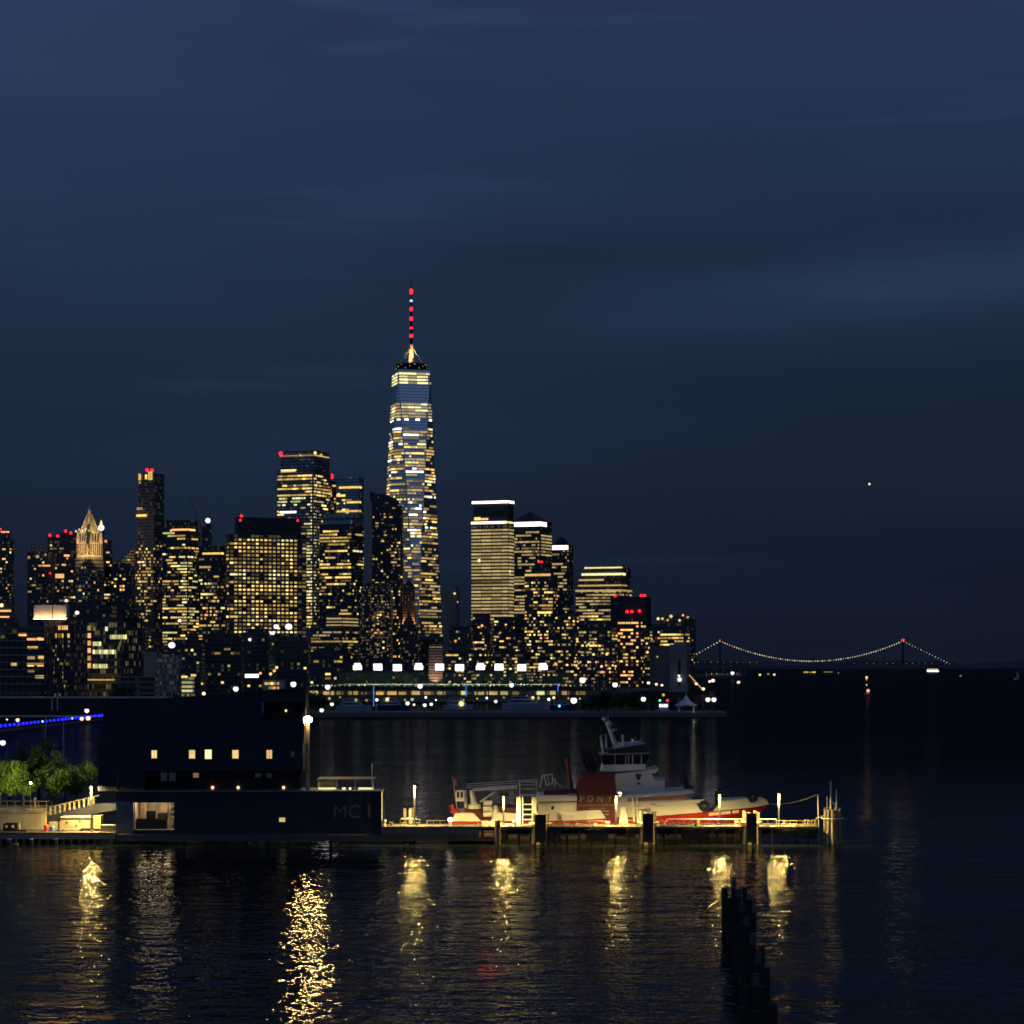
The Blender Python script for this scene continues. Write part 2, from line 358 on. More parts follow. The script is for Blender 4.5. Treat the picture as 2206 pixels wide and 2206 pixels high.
    root['_w'] = (w1, w2, h)
    return root
dk = (.035, .035, .04)

# --- the tall glass tower with the spire
plight_later = []
def spire_tower():
    D = 3300.0; k = D / F; cxp = 884; c = Vector((X(cxp, D), D + 30, 0))
    root = empty('glass_skyscraper', (c.x, c.y, 2), 'tallest glass tower, tapering, with a mast of red lights on its roof', 'skyscraper')
    zt, zb = Z(795, D), 58.0
    def ring(r, a0, z): return [Vector((c.x + r * math.cos(math.radians(a0 + 90 * i)), c.y + r * math.sin(math.radians(a0 + 90 * i)), z)) for i in range(4)]
    B = ring(43.1, -77 - 90, zb); T = ring(30.5, -122 - 90, zt)
    m, t, o = newmat('mirror_glass'); b = t.nodes.new('ShaderNodeBsdfPrincipled'); t.links.new(b.outputs[0], o.inputs[0])
    b.inputs['Metallic'].default_value = .9; b.inputs['Roughness'].default_value = .12
    tcn = t.nodes.new('ShaderNodeTexCoord'); s1 = t.nodes.new('ShaderNodeSeparateXYZ'); t.links.new(tcn.outputs['Object'], s1.inputs[0])
    fr = mth(t, 'FRACT', mth(t, 'DIVIDE', s1.outputs[2], 4.1))
    t.links.new(ramp(t, fr, [(0, (.40, .44, .5)), (.28, (.40, .44, .5)), (.32, (.98, .94, .84)), (1, (.98, .94, .84))]), b.inputs['Base Color'])
    mb = MB(); tris = []
    for i in range(4):
        j = (i + 1) % 4
        # T[i] lies between B[i-1] and B[i]
        tris += [(B[i], B[j], T[j]), (T[i], T[j], B[i])]
    for tr in tris: mb.add(tr, [(0, 1, 2)])
    mb.add(T, [(0, 1, 2, 3)]); mb.go('glass_shaft', m, root)
    mb = MB(); b0 = ring(43.1, -77 - 90, 2); mb.add(b0 + B, [(0, 1, 5, 4), (1, 2, 6, 5), (2, 3, 7, 6), (3, 0, 4, 7), (4, 5, 6, 7)]); mb.go('podium', facade(cw=3, fh=4), root)
    rr = random.Random(11); panes = []
    for ti, tr in enumerate(tris):
        nrm = (tr[1] - tr[0]).cross(tr[2] - tr[0]).normalized()
        cen = (tr[0] + tr[1] + tr[2]) / 3
        if nrm.dot(cen - Vector((c.x, c.y, cen.z))) < 0: nrm = -nrm
        if nrm.dot(Vector((0, 0, H)) - cen) <= 0: continue
        z = zb
        while z < zt - 6:
            py = HY - (z - H) / k
            pts = []
            for q in range(3):
                A, C = tr[q], tr[(q + 1) % 3]
                if (A.z - z) * (C.z - z) < 0: pts.append(A.lerp(C, (z - A.z) / (C.z - A.z)))
            if len(pts) == 2:
                A, C = sorted(pts, key=lambda v: v.x); ln = (C - A).length; nc = int(ln / 3.0)
                down = (tr[0].z + tr[1].z) / 2 > tr[2].z
                if nc >= 1:
                    up = Vector((0, 0, 1)) - nrm * nrm.z; up.normalize()
                    if 803 < py < 830: runs = [(i, min(nc, i + 4)) for i in range(0, nc, 4)]; pal = ['pale', 'pale', 'cream'] if down else ['cream']
                    elif 830 <= py < 869: runs = []; pal = ['dim']
                    elif 869 <= py < 902: runs = [(i, min(nc, i + 3)) for i in range(0, nc, 3)]; pal = ['pale', 'cream'] if down else ['cream']
                    elif 902 <= py < 910: runs = [(i, i + 2) for i in range(1, nc, 5)]; pal = ['white']
                    elif 910 <= py < 922: runs = []; pal = ['dim']
                    else:
                        pr = .74 if down else .70
                        if 1075 < py < 1150 and down: pr = .6
                        if py > 1160: pr *= .8
                        runs = row_runs(nc, 'strip', pr, rr); pal = PAL['mix'] + ['dim', 'dim'] if py < 1180 else PAL['gold'] + ['dim', 'cream', 'dim', 'dim', 'dim']
                        if 985 < py < 1002: pal = pal + ['white', 'white']
                    kk = rr.choice(pal)
                    for i, j in runs:
                        pa = A.lerp(C, min(1, (i + .15) * 3.0 / ln)) + nrm * .4; pb = A.lerp(C, min(1, j * 3.0 / ln)) + nrm * .4
                        key = kk if rr.random() < .5 else rr.choice(pal)
                        hh = 2.3
                        panes.append(([pa, pb, pb + up * hh, pa + up * hh], key, (pb - pa).length * hh))
            z += 4.1
    emit_windows(root, panes)
    # slot lights low on the right face and crown edge
    MB().tube(T[0], T[1], .5).tube(T[1], T[2], .5).tube(T[2], T[3], .5).tube(T[3], T[0], .5).go('parapet', steel, root)
    top = Vector((c.x, c.y, zt))
    MB().lathe(top, [(21, .1), (21, 3), (19.5, 3.2), (20.5, 9), (21, 9.4), (18, 9.5), (17.5, 2)], 24).go('communications_ring', dark_metal, root)
    for i in range(9):
        t_ = math.radians(-160 + i * 17); MB().ball(top + Vector((21.3 * math.cos(t_), 21.3 * math.sin(t_), 3 + (i % 3) * 2.5)), .7).go('ring_lamp', E['gold'], root)
    mast = MB().tube(top, top + Vector((0, 0, 37)), 4.4, 2.3, 10).go('spire_foot', white_paint, root)
    for q in (-1, 1): plight_later.append((root, (q * 9, -17, zt + 14 + 6 * (q > 0)), 60000, (1, .50, .14), .5, 'SPOT', (math.radians(103), 0, math.radians(28 * q)), math.radians(60)))
    MB().tube(top + Vector((0, 0, 37)), Vector((c.x, c.y, Z(604, D + 30))), 2.3, .5, 8).go('spire', dark_metal, root)
    for s_ in range(6):
        t_ = math.radians(20 + 60 * s_); MB().tube(top + Vector((18 * math.cos(t_), 18 * math.sin(t_), 9)), top + Vector((1.5 * math.cos(t_), 1.5 * math.sin(t_), 33)), .22, n=4).go('stay_cable', steel, root)
    for py, r in ((628, 3.0), (666, 2.7), (687, 2.8), (707, 2.7), (724, 3.2)):
        MB().ball((c.x, c.y, Z(py, D + 30)), r * .74, 1.9).go('beacon', E['red'], root)
    MB().ball((c.x, c.y, Z(648, D + 30)), 1.8).go('beacon', E['bluew'], root)
spire_tower()

Zn = lambda a, b, st, p, pal, *r: (a, b, st, p, pal, *r)
tower('dark tower at the far edge of the skyline with a peach strip on its roof', 0, 27, 1163, 3300, cw=4, zones=[Zn(1180, 1290, 'sparse', .16, 'res')], tiers=[(0, 20, 1143)], bands=[(2, 20, 1146, 2.5, 'orange')], reds=[(1, 1140)])
tower('low dark tower with two thin posts and a row of lamps on top', 59, 112, 1190, 3250, cw=4.5, fh=7, zones=[Zn(1196, 1300, 'sparse', .13, 'res'), Zn(1212, 1222, 'strip', .8, 'orange', 80, 112)],
      tiers=[(66, 68, 1172), (84, 86, 1172)], bands=[(60, 65, 1201, 6, 'cream'), (78, 84, 1199, 6, 'cream')], reds=[(108, 1235)], lights=[(98, 1195, 2.2, 'warm')])
tower('dark block with three red roof beacons left of the lantern-topped tower', 102, 164, 1157, 3420, cw=5, zones=[Zn(1165, 1300, 'sparse', .15, 'res')], tiers=[(128, 160, 1148)], reds=[(107, 1153), (141, 1144), (152, 1148), (124, 1155)], redr=1.6,
      bands=[(119, 138, 1241, 9, 'orange'), (138, 150, 1197, 4, 'orange')])
# gothic lantern-topped tower
def plight(root, p, w, col, r=.5, kind='POINT', rot=None, spot=None):
    l = bpy.data.lights.new('lamp_or_helper_light', kind); l.energy = w; l.color = col
    if kind != 'AREA': l.shadow_soft_size = r
    if spot: l.spot_size = spot; l.spot_blend = .6
    o = bpy.data.objects.new('lamp_or_helper_light', l); sc.collection.objects.link(o); o.parent = root; o.location = p
    if rot: o.rotation_euler = rot
    return o
def gothic():
    D = 3200.0; k = D / F; m = paint('cream_terracotta', (.55, .46, .33), .7); g = m; dkw = paint('dark_opening', (.03, .03, .03), .6)
    r = tower('stone tower with a golden floodlit gothic crown and pyramid roof', 163, 222, 1201, D, s=.48, a=42, cw=5, fh=8, wall=(.22, .2, .17), zones=[Zn(1215, 1300, 'sparse', .16, 'res')], cat='tower', name='stone_skyscraper', p=.1)
    w1, w2, h = r['_w']; cx, cy = w1 / 2, w2 / 2
    def lv(f, ya, yb, mat, nm): MB().box((cx - w1 * f / 2, cy - w2 * f / 2, Z(yb, D) - 2), (cx + w1 * f / 2, cy + w2 * f / 2, Z(ya, D) - 2)).go(nm, mat, r)
    # lit stone: warm stone that is floodlit by added spots hung in front of the tower, dark window slots stand proud of it
    lv(.93, 1170, 1201, g, 'lit_crown_tier'); lv(.72, 1146, 1170, g, 'lit_crown_tier')
    for (f, ya, yb, n) in ((.93, 1172, 1198, 7), (.72, 1149, 1168, 4)):
        z0, z1 = Z(yb, D) - 2, Z(ya, D) - 2; x_, y_ = cx - w1 * f / 2, cy - w2 * f / 2
        mb = MB()
        for i in range(n):
            u = (i + .3) / n * w1 * f; v = (i + .3) / n * w2 * f
            mb.box((x_ + u, y_ - .4, z0 + 1), (x_ + u + w1 * f * .4 / n, y_ - .02, z1)); mb.box((x_ - .4, y_ + v, z0 + 1), (x_ - .02, y_ + v + w2 * f * .4 / n, z1)); mb.box((x_ + w1 * f + .02, y_ + v, z0 + 1), (x_ + w1 * f + .4, y_ + v + w2 * f * .4 / n, z1))
        mb.go('arched_openings', dkw, r)['kind'] = 'stuff'
    for sx in (-1, 1):
        for sy in (-1, 1):
            p = Vector((cx + sx * w1 * .42, cy + sy * w2 * .42, Z(1170, D) - 2)); MB().lathe(p, [(2.2, 0), (2.2, 7), (1.2, 11), (.1, 17)], 8).go('corner_turret', m, r)
    z0, z1 = Z(1146, D) - 2, Z(1108, D) - 2; q = w1 * .34; p_ = w1 * .08
    MB().add([(cx-q, cy-q, z0), (cx+q, cy-q, z0), (cx+q, cy+q, z0), (cx-q, cy+q, z0), (cx-p_, cy-p_, z1), (cx+p_, cy-p_, z1), (cx+p_, cy+p_, z1), (cx-p_, cy+p_, z1)],
             [(0,1,5,4),(1,2,6,5),(2,3,7,6),(3,0,4,7),(4,5,6,7)]).go('pyramid_roof', paint('copper_roof', (.36, .32, .2), .6), r)
    mb = MB()
    for sx, sy in ((-1, -1), (1, -1), (1, 1), (-1, 1)): mb.tube((cx + sx * q, cy + sy * q, z0), (cx + sx * p_, cy + sy * p_, z1), .9, .7)
    mb.go('lit_roof_ribs', g, r)
    MB().lathe((cx, cy, z1), [(p_ * 1.2, 0), (p_ * 1.2, 5), (p_, 6), (.3, 12)], 8).go('lantern', g, r)
    inv = r.rotation_euler.to_matrix().inverted()
    for lx, lz, pw in ((-16, 1196, 1), (0, 1192, 1), (16, 1196, 1), (-14, 1166, .8), (14, 1166, .8), (-10, 1140, .7), (9, 1140, .7), (0, 1118, .5)):
        q_ = inv @ Vector((lx, -30 if lz > 1150 else -18, 0)); plight(r, (cx + q_.x, cy + q_.y, Z(lz, D) - 2), 30000 * pw * (1 if lz > 1150 else .5), (1, .66, .26), .5, 'SPOT', (math.radians(92), 0, -r.rotation_euler.z), math.radians(85))
    for i in range(5): MB().ball((cx + (i - 2) * q * .8, cy - q - 3, z0 + 1 + (i % 2) * 2), 1.2).go('flood_lamp', E['pale'], r)
gothic()
for a_ in plight_later: plight(*a_)
tower('slim dark block with a bright white globe on top beside the golden crown', 224, 240, 1163, 3300, cw=4, zones=[Zn(1170, 1290, 'sparse', .15, 'res')], lights=[(228, 1166, 3, 'orange')], tiers=[(214, 223, 1140, 1300)])
_g = empty('rooftop_globe_lamp', P(218, 1150, 3270), 'large white ball lamp with a small lit tip beside the golden crown', 'lamp'); _g['local'] = 1
MB().tube((0, 0, -8), (0, 0, 5), 1.0, .8).go('stem', dark_metal, _g); MB().ball((0, 0, 8), 3.9).go('globe', E['white'], _g); MB().lathe((0, 0, 11), [(1.8, 0), (1.6, 3), (.3, 7)], 8).go('lit_tip', E['warm'], _g)
def wedge(label, pts, D, wall=(.04, .04, .045), cw=4, fh=6, **kw):
    k = D / F; x0 = min(p[0] for p in pts)
    r = empty('dark_tower', (X(x0, D), D, 2), label, 'tower'); r['local'] = 1
    n = len(pts); a = [Vector((X(x, D) - X(x0, D), 0, max(0, Z(y, D) - 2))) for x, y in pts]; b = [v + Vector((0, 40, 0)) for v in a]
    fs = [tuple(range(n)), tuple(range(2*n-1, n-1, -1))] + [(i, i+n, (i+1) % n+n, (i+1) % n) for i in range(n)]
    mobj('facade', a + b, fs, facade(wall, cw=cw*k, fh=fh*k, **kw), r); return r
def scatter(root, x0, x1, y0, y1, D, n, pal, w=3.0, h=2.6, seed=1, cap=100, org=None, off=.4):
    rr = random.Random(seed); panes = []; o = Vector(root.location)
    for _ in range(n):
        px = x0 + round(rr.random() * (x1 - x0) / (w * 1.5)) * w * 1.5; py = y0 + round(rr.random() * (y1 - y0) / (h * 1.9)) * h * 1.9
        a = P(px, py, D - off) - o; b = P(px + w * rr.choice((.7, 1, 1.6)), py + h, D - off) - o
        panes.append(([Vector((a.x, -off, b.z)), Vector((b.x, -off, b.z)), Vector((b.x, -off, a.z)), Vector((a.x, -off, a.z))], rr.choice(PAL[pal]), abs((b.x-a.x)*(a.z-b.z))))
    emit_windows(root, panes, cap)
w_ = wedge('dark building with a slanted roof rising against the slim tall tower', [(228, 1330), (228, 1212), (262, 1207), (290, 1178), (292, 1330)], 3300); scatter(w_, 275, 288, 1200, 1300, 3300, 16, 'res')
w_ = wedge('round-shouldered dark building with a small cluster of lit windows', [(238, 1330), (238, 1222), (246, 1214), (258, 1211), (272, 1214), (281, 1224), (281, 1330)], 3100); scatter(w_, 240, 268, 1238, 1275, 3100, 12, 'orange', 4, 4, 3)
tower('slim tall stone tower with a stepped top and golden lit crown', 292, 352, 1165, 3300, s=.32, cw=4.2, fh=7, wall=(.14, .13, .12), name='stone_skyscraper',
      zones=[Zn(1168, 1300, 'sparse', .30, 'res', 292, 335), Zn(1170, 1330, 'sparse', .12, 'res', 335, 352), Zn(1200, 1400, 'sparse', .3, 'gold', 294, 326)],
      tiers=[(294, 349, 1100, 1165), (297, 345, 1034, 1100), (304, 336, 1020, 1034)],
      bands=[(299, 305, 1028, 14, 'warm'), (314, 319, 1028, 10, 'warm'), (321, 331, 1026, 18, 'warm'), (300, 304, 1040, 5, 'cream'), (295, 308, 1096, 5, 'cream'), (294, 318, 1111, 5, 'warm')], reds=[(317, 1013), (328, 1014)], redr=2.0)
tower('office block with a peach roof strip and a greenish lit stairwell', 350, 426, 1137, 3000, s=.25, cw=4, fh=6.5, zones=[Zn(1150, 1400, 'strip', .38, 'office', 350, 426), Zn(1195, 1345, 'strip', .8, 'green', 391, 421)], tiers=[(355, 420, 1121)],
      bands=[(372, 419, 1142, 4, 'orange'), (351, 378, 1149, 3.5, 'green')], lights=[(370, 1144, 2.4, 'warm')])
_c = empty('spire_tower', (X(447, 3500), 3500, 2), 'slim dark green spire topped by a bright white lamp', 'tower'); _c['local'] = 1
MB().box((-8, 0, 0), (5, 12, Z(1135, 3500) - 2)).go('shaft', facade((.06, .08, .07), cw=3, fh=4), _c); MB().lathe((0, 5, Z(1135, 3500) - 2), [(4, 0), (3, 5), (1, 6), (.8, 10)], 8).go('spire', dark_metal, _c)
MB().ball((0, 5, Z(1121, 3500) - 2), 3.4).go('lamp', E['white'], _c)
_c = empty('tower_crane', (X(430, 3400), 3400, Z(1172, 3400)), 'thin dark tower crane with a raised jib above the office block', 'crane'); _c['local'] = 1
MB().tube((0, 0, 0), (0, 0, 14), 1.0, n=4).go('mast', dark_metal, _c); MB().tube((6, 0, 12), (-14, 0, 66), .55, .3, 4).go('jib', dark_metal, _c); MB().box((2, -1, 12), (9, 1, 15)).go('counterweight', dark_metal, _c)
tower('dark office block with one golden strip under its roof, left of the bright grid', 428, 486, 1176, 2900, s=.15, cw=4.5, fh=7.5, zones=[Zn(1200, 1405, 'strip', .22, 'office'), Zn(1250, 1405, 'sparse', .22, 'res')], bands=[(437, 482, 1193, 4, 'warm'), (430, 456, 1222, 4, 'gold')])
tower('broad block with an even grid of golden windows and a dark set-back roof', 483, 655, 1150, 2300, s=.06, side='L', cw=9.6, fh=8.3, wall=(.10, .085, .07), bot=1370, p=.5, gl=.10,
      zones=[Zn(1158, 1362, 'grid', .86, 'office', 505, 637), Zn(1158, 1340, 'strip', .6, 'office', 483, 506), Zn(1175, 1270, 'sparse', .25, 'dim', 640, 655)], tiers=[(511, 645, 1113)], reds=[(520, 1111), (517, 1120), (637, 1118)], redr=1.8, name='office_block', cat='office block')
tower('tall office tower with a dark crown and a bright vertical lit seam', 597, 710, 1012, 2900, s=.28, cw=4.0, fh=6.9, wall=(.05, .05, .05), gm=.6, glass=(.25, .28, .33),
      zones=[Zn(1022, 1068, 'strip', 1.0, 'office'), Zn(1068, 1092, 'strip', .25, 'green'), Zn(1092, 1350, 'strip', .55, 'office', 597, 672), Zn(1030, 1345, 'grid', .9, 'pale', 673, 683), Zn(1092, 1345, 'strip', .45, 'office', 683, 710), Zn(1170, 1345, 'strip', .9, 'pale', 655, 672)],
      tiers=[(602, 706, 972)], bands=[(606, 640, 1014, 3, 'pale'), (603, 706, 983, 2.2, 'gold'), (606, 638, 1016, 4, 'warm'), (603, 640, 1104, 4.5, 'white')], reds=[(604, 977)], redr=2.4, lights=[(680, 978, 3.2, 'warm'), (691, 980, 2.6, 'warm'), (650, 983, 2, 'warm')])
tower('narrow dark block with one strong red beacon on its roof', 703, 724, 1036, 3000, cw=4, zones=[Zn(1040, 1130, 'sparse', .4, 'res')], reds=[(712, 1026)], redr=3.4)
tower('pale glass tower with scattered golden floors behind the banded block', 722, 783, 1028, 3100, s=.15, cw=4, fh=6.8, wall=(.10, .13, .13), glass=(.35, .45, .48), gm=.8, rough=.1, p=.1,
      zones=[Zn(1060, 1110, 'strip', .45, 'office', 722, 760), Zn(1130, 1300, 'strip', .2, 'cream', 765, 783)], bands=[(731, 779, 1051, 4.5, 'warm'), (708 + 15, 745, 1068, 4.5, 'warm'), (748, 778, 1083, 4, 'warm'), (724, 778, 1102, 4, 'warm')])
tower('banded office block in front of the pale glass tower', 688, 782, 1130, 2650, s=.22, cw=4.2, fh=7.1, wall=(.045, .04, .04), zones=[Zn(1136, 1166, 'strip', 1.0, 'gold'), Zn(1166, 1252, 'strip', .6, 'office'), Zn(1252, 1256, 'full', 1, 'office'), Zn(1256, 1325, 'strip', .3, 'office')],
      tiers=[(694, 778, 1108, 1130, facade((.10, .13, .12), (.3, .4, .36), cw=2, fh=8, gm=.5))], name='office_block', cat='office block')
tower('low wide office block with stepped pale lit floors below the banded block', 670, 768, 1352, 2200, s=.3, side='R', cw=4.5, fh=6.6, wall=(.10, .09, .08), zones=[Zn(1355, 1381, 'strip', .95, 'cream'), Zn(1381, 1415, 'strip', .5, 'dim'), Zn(1376, 1381, 'full', 1, 'gold')], tiers=[(702, 768, 1326)], bands=[(705, 768, 1333, 3, 'cream'), (705, 768, 1340, 3, 'cream'), (704, 768, 1347, 3, 'cream')], name='office_block', cat='office block')
r_ = wedge('dark slant-topped tower with a thin spike beside the glass skyscraper', [(799, 1440), (797, 1058), (812, 1064), (836, 1066), (858, 1078), (866, 1090), (868, 1440)], 3000); scatter(r_, 803, 862, 1080, 1260, 3000, 34, 'res', 4, 3.4, 5)
MB().box((-3, -1.5, 90), (2.5, 3, Z(1084, 3000))).go('pale_edge_strip', paint('pale_edge', (.35, .33, .28), .6), r_)
r_ = wedge('dark round-topped apartment tower with dim vertical window rows', [(772, 1470), (772, 1290), (778, 1268), (790, 1256), (826, 1255), (836, 1262), (842, 1280), (842, 1470)], 2500, cw=4, fh=6, p=.4); scatter(r_, 776, 838, 1275, 1460, 2500, 95, 'dim', 3, 3.4, 6); scatter(r_, 800, 830, 1310, 1400, 2500, 22, 'res', 4, 3.4, 7)
tower('dark residential tower left of the brown uplit tower, with one red lamp', 838, 862, 1150, 2750, cw=4, fh=7, zones=[Zn(1165, 1450, 'sparse', .28, 'res')], reds=[(844, 1314)])
r_ = tower('brown masonry tower on a wider base with orange uplights at its corners', 868, 893, 1262, 2700, s=.0, cw=3.5, fh=6, wall=(.16, .11, .075), p=.15, zones=[], bands=[(867, 869, 1342, 5, 'orange'), (892, 894, 1342, 5, 'orange')], name='masonry_tower', depth=1)
for q in (.6, 12.0): plight(r_, (q, -2.2, Z(1343, 2700) - 2), 16000, (1, .45, .15), .5, 'SPOT', (math.radians(163), 0, 0), math.radians(50))
MB().box((-3.5, -3, 0), (16.5, 20, Z(1345, 2700) - 2)).go('base_block', facade((.09, .08, .06), cw=2, fh=3.4, p=.2, gl=.2), r_); MB().add([(0,0,Z(1262,2700)-2),(12.6,0,Z(1262,2700)-2),(12.6,12,Z(1262,2700)-2),(0,12,Z(1262,2700)-2),(6.3,6,Z(1248,2700)-2)], [(0,1,4),(1,2,4),(2,3,4),(3,0,4)]).go('roof', dark_metal, r_)
tower('pinkish floodlit masonry block beside the brown tower', 924, 953, 1388, 2500, cw=3.5, fh=6, wall=(.5, .36, .27), p=.06, zones=[], bands=[(925, 952, 1394, 2, 'dim')], name='masonry_block', cat='building', seed=5)
plight(bpy.data.objects[r_.name] if False else [o for o in bpy.data.objects if o.get('label', '').startswith('pinkish floodlit')][0], (6.5, -9, 4), 16000, (1, .62, .42), .5, 'SPOT', (math.radians(135), 0, 0), math.radians(90))
tower('plain pale unlit tower between the skyscraper and the cream office tower', 958, 990, 1275, 3300, s=.2, cw=30, fh=4000, wall=(.22, .2, .17), p=0, zones=[], tiers=[(974, 982, 1262)], lights=[(980, 1279, 2.2, 'pale'), (985, 1297, 1.8, 'cream')], name='masonry_tower')
tower('cream lit office tower with two white light bands, right of the skyscraper', 1015, 1108, 1128, 3000, s=.14, cw=3.9, fh=7.35, wall=(.09, .08, .065), p=.9, gl=.12, bot=1330,
      zones=[Zn(1138, 1332, 'full', 1, 'cream')], tiers=[(1019, 1108, 1083)], bands=[(1017, 1107, 1083, 5, 'strip'), (1013 + 2, 1090, 1127, 5, 'strip'), (1090, 1104, 1127, 4, 'warm'), (1022, 1036, 1118, 6, 'warm'), (1037, 1052, 1119, 4, 'orange')], lights=[(1033, 1208, 3.5, 'pale'), (1097, 1232, 2.6, 'green')])
r_ = tower('office tower with a low pyramid roof and one thick white light band', 1106, 1190, 1122, 3150, s=.3, cw=4.6, fh=6.9, wall=(.08, .07, .06), zones=[Zn(1140, 1330, 'strip', .62, 'cream'), Zn(1150, 1200, 'full', .9, 'cream', 1165, 1190)], bands=[(1107, 1177, 1130, 9, 'strip')])
w1, w2, hh = r_['_w']; MB().add([(0,0,hh),(w1*.9,0,hh),(w1*.9,w2,hh),(0,w2,hh),(w1*.40,w2/2,Z(1101,3150)-2)], [(0,1,4),(1,2,4),(2,3,4),(3,0,4)]).go('pyramid_roof', dark_metal, r_)
r_ = tower('narrower office tower with a dome roof and a short white light band', 1188, 1236, 1174, 3250, s=.3, cw=4.4, fh=6.9, wall=(.08, .07, .06), zones=[Zn(1185, 1330, 'strip', .45, 'cream', 1188, 1224)], bands=[(1190, 1223, 1180, 9, 'strip')])
w1, w2, hh = r_['_w']; MB().lathe((w1*.42, w2/2, hh), [(w1*.42, 0), (w1*.40, 3), (w1*.31, 7), (w1*.17, 9.5), (1, 11)], 20).go('dome_roof', dark_metal, r_)
tower('dark apartment tower with a lit stair column and a small red roof lamp', 1130, 1202, 1240, 2600, s=.15, cw=5, fh=7, wall=(.07, .06, .055), zones=[Zn(1252, 1470, 'sparse', .33, 'res'), Zn(1270, 1320, 'strip', .85, 'gold', 1168, 1188)], tiers=[(1150, 1180, 1214)], reds=[(1160, 1211), (1166, 1211)], redr=1.3, bands=[(1131, 1186, 1239, 5, 'warm'), (1158, 1188, 1320, 4, 'warm')], name='apartment_tower', cat='apartment tower')
tower('broad office tower stepping in under two white roofline strips', 1240, 1362, 1270, 3000, s=.2, cw=4, fh=6.6, wall=(.08, .075, .06), zones=[Zn(1272, 1335, 'strip', .75, 'cream'), Zn(1310, 1335, 'strip', .5, 'office')], tiers=[(1246, 1354, 1243, 1270), (1253, 1347, 1236, 1243), (1259, 1340, 1221, 1236)],
      bands=[(1253, 1346, 1238, 5, 'pale'), (1259, 1339, 1224, 3, 'pale'), (1247, 1300, 1250, 3.5, 'cream'), (1246, 1350, 1262, 3, 'gold'), (1240, 1362, 1273, 4, 'cream')], lights=[(1262, 1224, 2.5, 'pale')])
tower('dark windowless box tower with red beacons on its roof and front', 1315, 1403, 1286, 2500, s=.15, cw=40, fh=4000, wall=(.035, .03, .035), p=0, zones=[Zn(1312, 1320, 'sparse', .3, 'res')], reds=[(1324, 1284), (1379, 1284), (1386, 1284), (1351, 1318), (1361, 1318), (1377, 1317)], redr=1.8, name='dark_tower')
tower('curved apartment block glowing orange below the box with red beacons', 1330, 1392, 1334, 2350, s=.2, cw=6, fh=7.5, wall=(.08, .065, .055), zones=[Zn(1336, 1350, 'strip', .85, 'orange'), Zn(1350, 1475, 'sparse', .32, 'orange')], name='apartment_block', cat='apartment block')
tower('flat apartment block with four bright golden floors near the river end', 1403, 1486, 1345, 2450, s=.15, cw=5.2, fh=7.2, wall=(.08, .07, .06), zones=[Zn(1358, 1392, 'strip', .95, 'gold'), Zn(1395, 1470, 'sparse', .06, 'res')], tiers=[(1420, 1484, 1326)], lights=[(1418, 1333, 3, 'pale'), (1427, 1333, 2.4, 'orange'), (1438, 1336, 2.4, 'warm'), (1445, 1328, 3.6, 'pale'), (1463, 1337, 2.8, 'pale'), (1479, 1330, 2.6, 'cream'), (1470, 1326, 2.2, 'orange')], name='apartment_block', cat='apartment block')
r_ = tower('pale windowless brick vent tower at the water with a lamp at its foot', 1443, 1487, 1388, 2000, s=.2, cw=60, fh=4000, wall=(.24, .21, .18), p=0, zones=[], name='vent_tower', lights=[(1464, 1464, 4.5, 'lampw'), (1463, 1456, 2.6, 'lampw')], tiers=[(1450, 1480, 1383)])
MB().box((X(1462, 2000)-X(1443, 2000), -.4, 6), (X(1467, 2000)-X(1443, 2000), -.05, 26)).go('louvre', dark_metal, r_)
tower('lower pale wing beside the vent tower', 1401, 1443, 1392, 2050, cw=60, fh=4000, wall=(.14, .12, .10), p=0, zones=[], name='masonry_block', cat='building', lights=[(1416, 1415, 1.8, 'cream')])
tower('slim dark apartment tower ending the skyline by the water', 1485, 1499, 1330, 2500, cw=4, fh=6, zones=[Zn(1345, 1470, 'sparse', .06, 'dim')], name='apartment_tower', cat='apartment tower')
# residential district behind the sports pier
mid = [('dark apartment block with two bright windows near its roof', 1018, 1056, 1322, 2500, .14), ('dark apartment block with a flat roof under the cream tower', 1064, 1108, 1330, 2450, .16),
       ('stepped dark apartment block right of the pale tower', 968, 1016, 1348, 2400, .14), ('dark mid-rise with a small pink window beneath the flat-roofed block', 1075, 1130, 1365, 2300, .22),
       ('apartment block dense with windows beneath the dome tower', 1196, 1248, 1322, 2450, .34), ('apartment slab with many warm windows below the stepped white strips', 1246, 1332, 1352, 2350, .42),
       ('low apartment block with closely set golden windows by the dark box', 1288, 1334, 1382, 2250, .5), ('brown apartment block with scattered windows near the vent tower', 1388, 1422, 1352, 2300, .2),
       ('wide low dark block with a lit lobby row over the field lights', 960, 1060, 1400, 2100, .30), ('low dark block with square golden windows over the eighth floodlight', 1060, 1132, 1402, 2080, .26),
       ('low apartment row with warm windows right of the last floodlight', 1168, 1250, 1392, 2120, .34), ('low apartment row with orange street-level lamps', 1248, 1330, 1412, 2080, .34)]
for i, (lb, a_, b_, t_, d_, pr) in enumerate(mid):
    tower(lb, a_, b_, t_, d_, s=(.18 if i % 3 else 0), cw=R.choice((4.5, 5, 6)), fh=R.choice((6.5, 7.2, 8)), wall=(R.uniform(.05, .1), R.uniform(.05, .08), R.uniform(.04, .07)), zones=[Zn(t_ + 6, 1470, 'sparse', pr * .8, 'res'), Zn(t_ + 6, 1470, 'strip', pr * .18, 'gold')], name='apartment_block', cat='apartment block', seed=100 + i,
          lights=[(R.uniform(a_ + 4, b_ - 4), R.uniform(t_ + 20, 1440), R.uniform(1.8, 3), R.choice(('orange', 'warm', 'pale'))) for _ in range(4)])
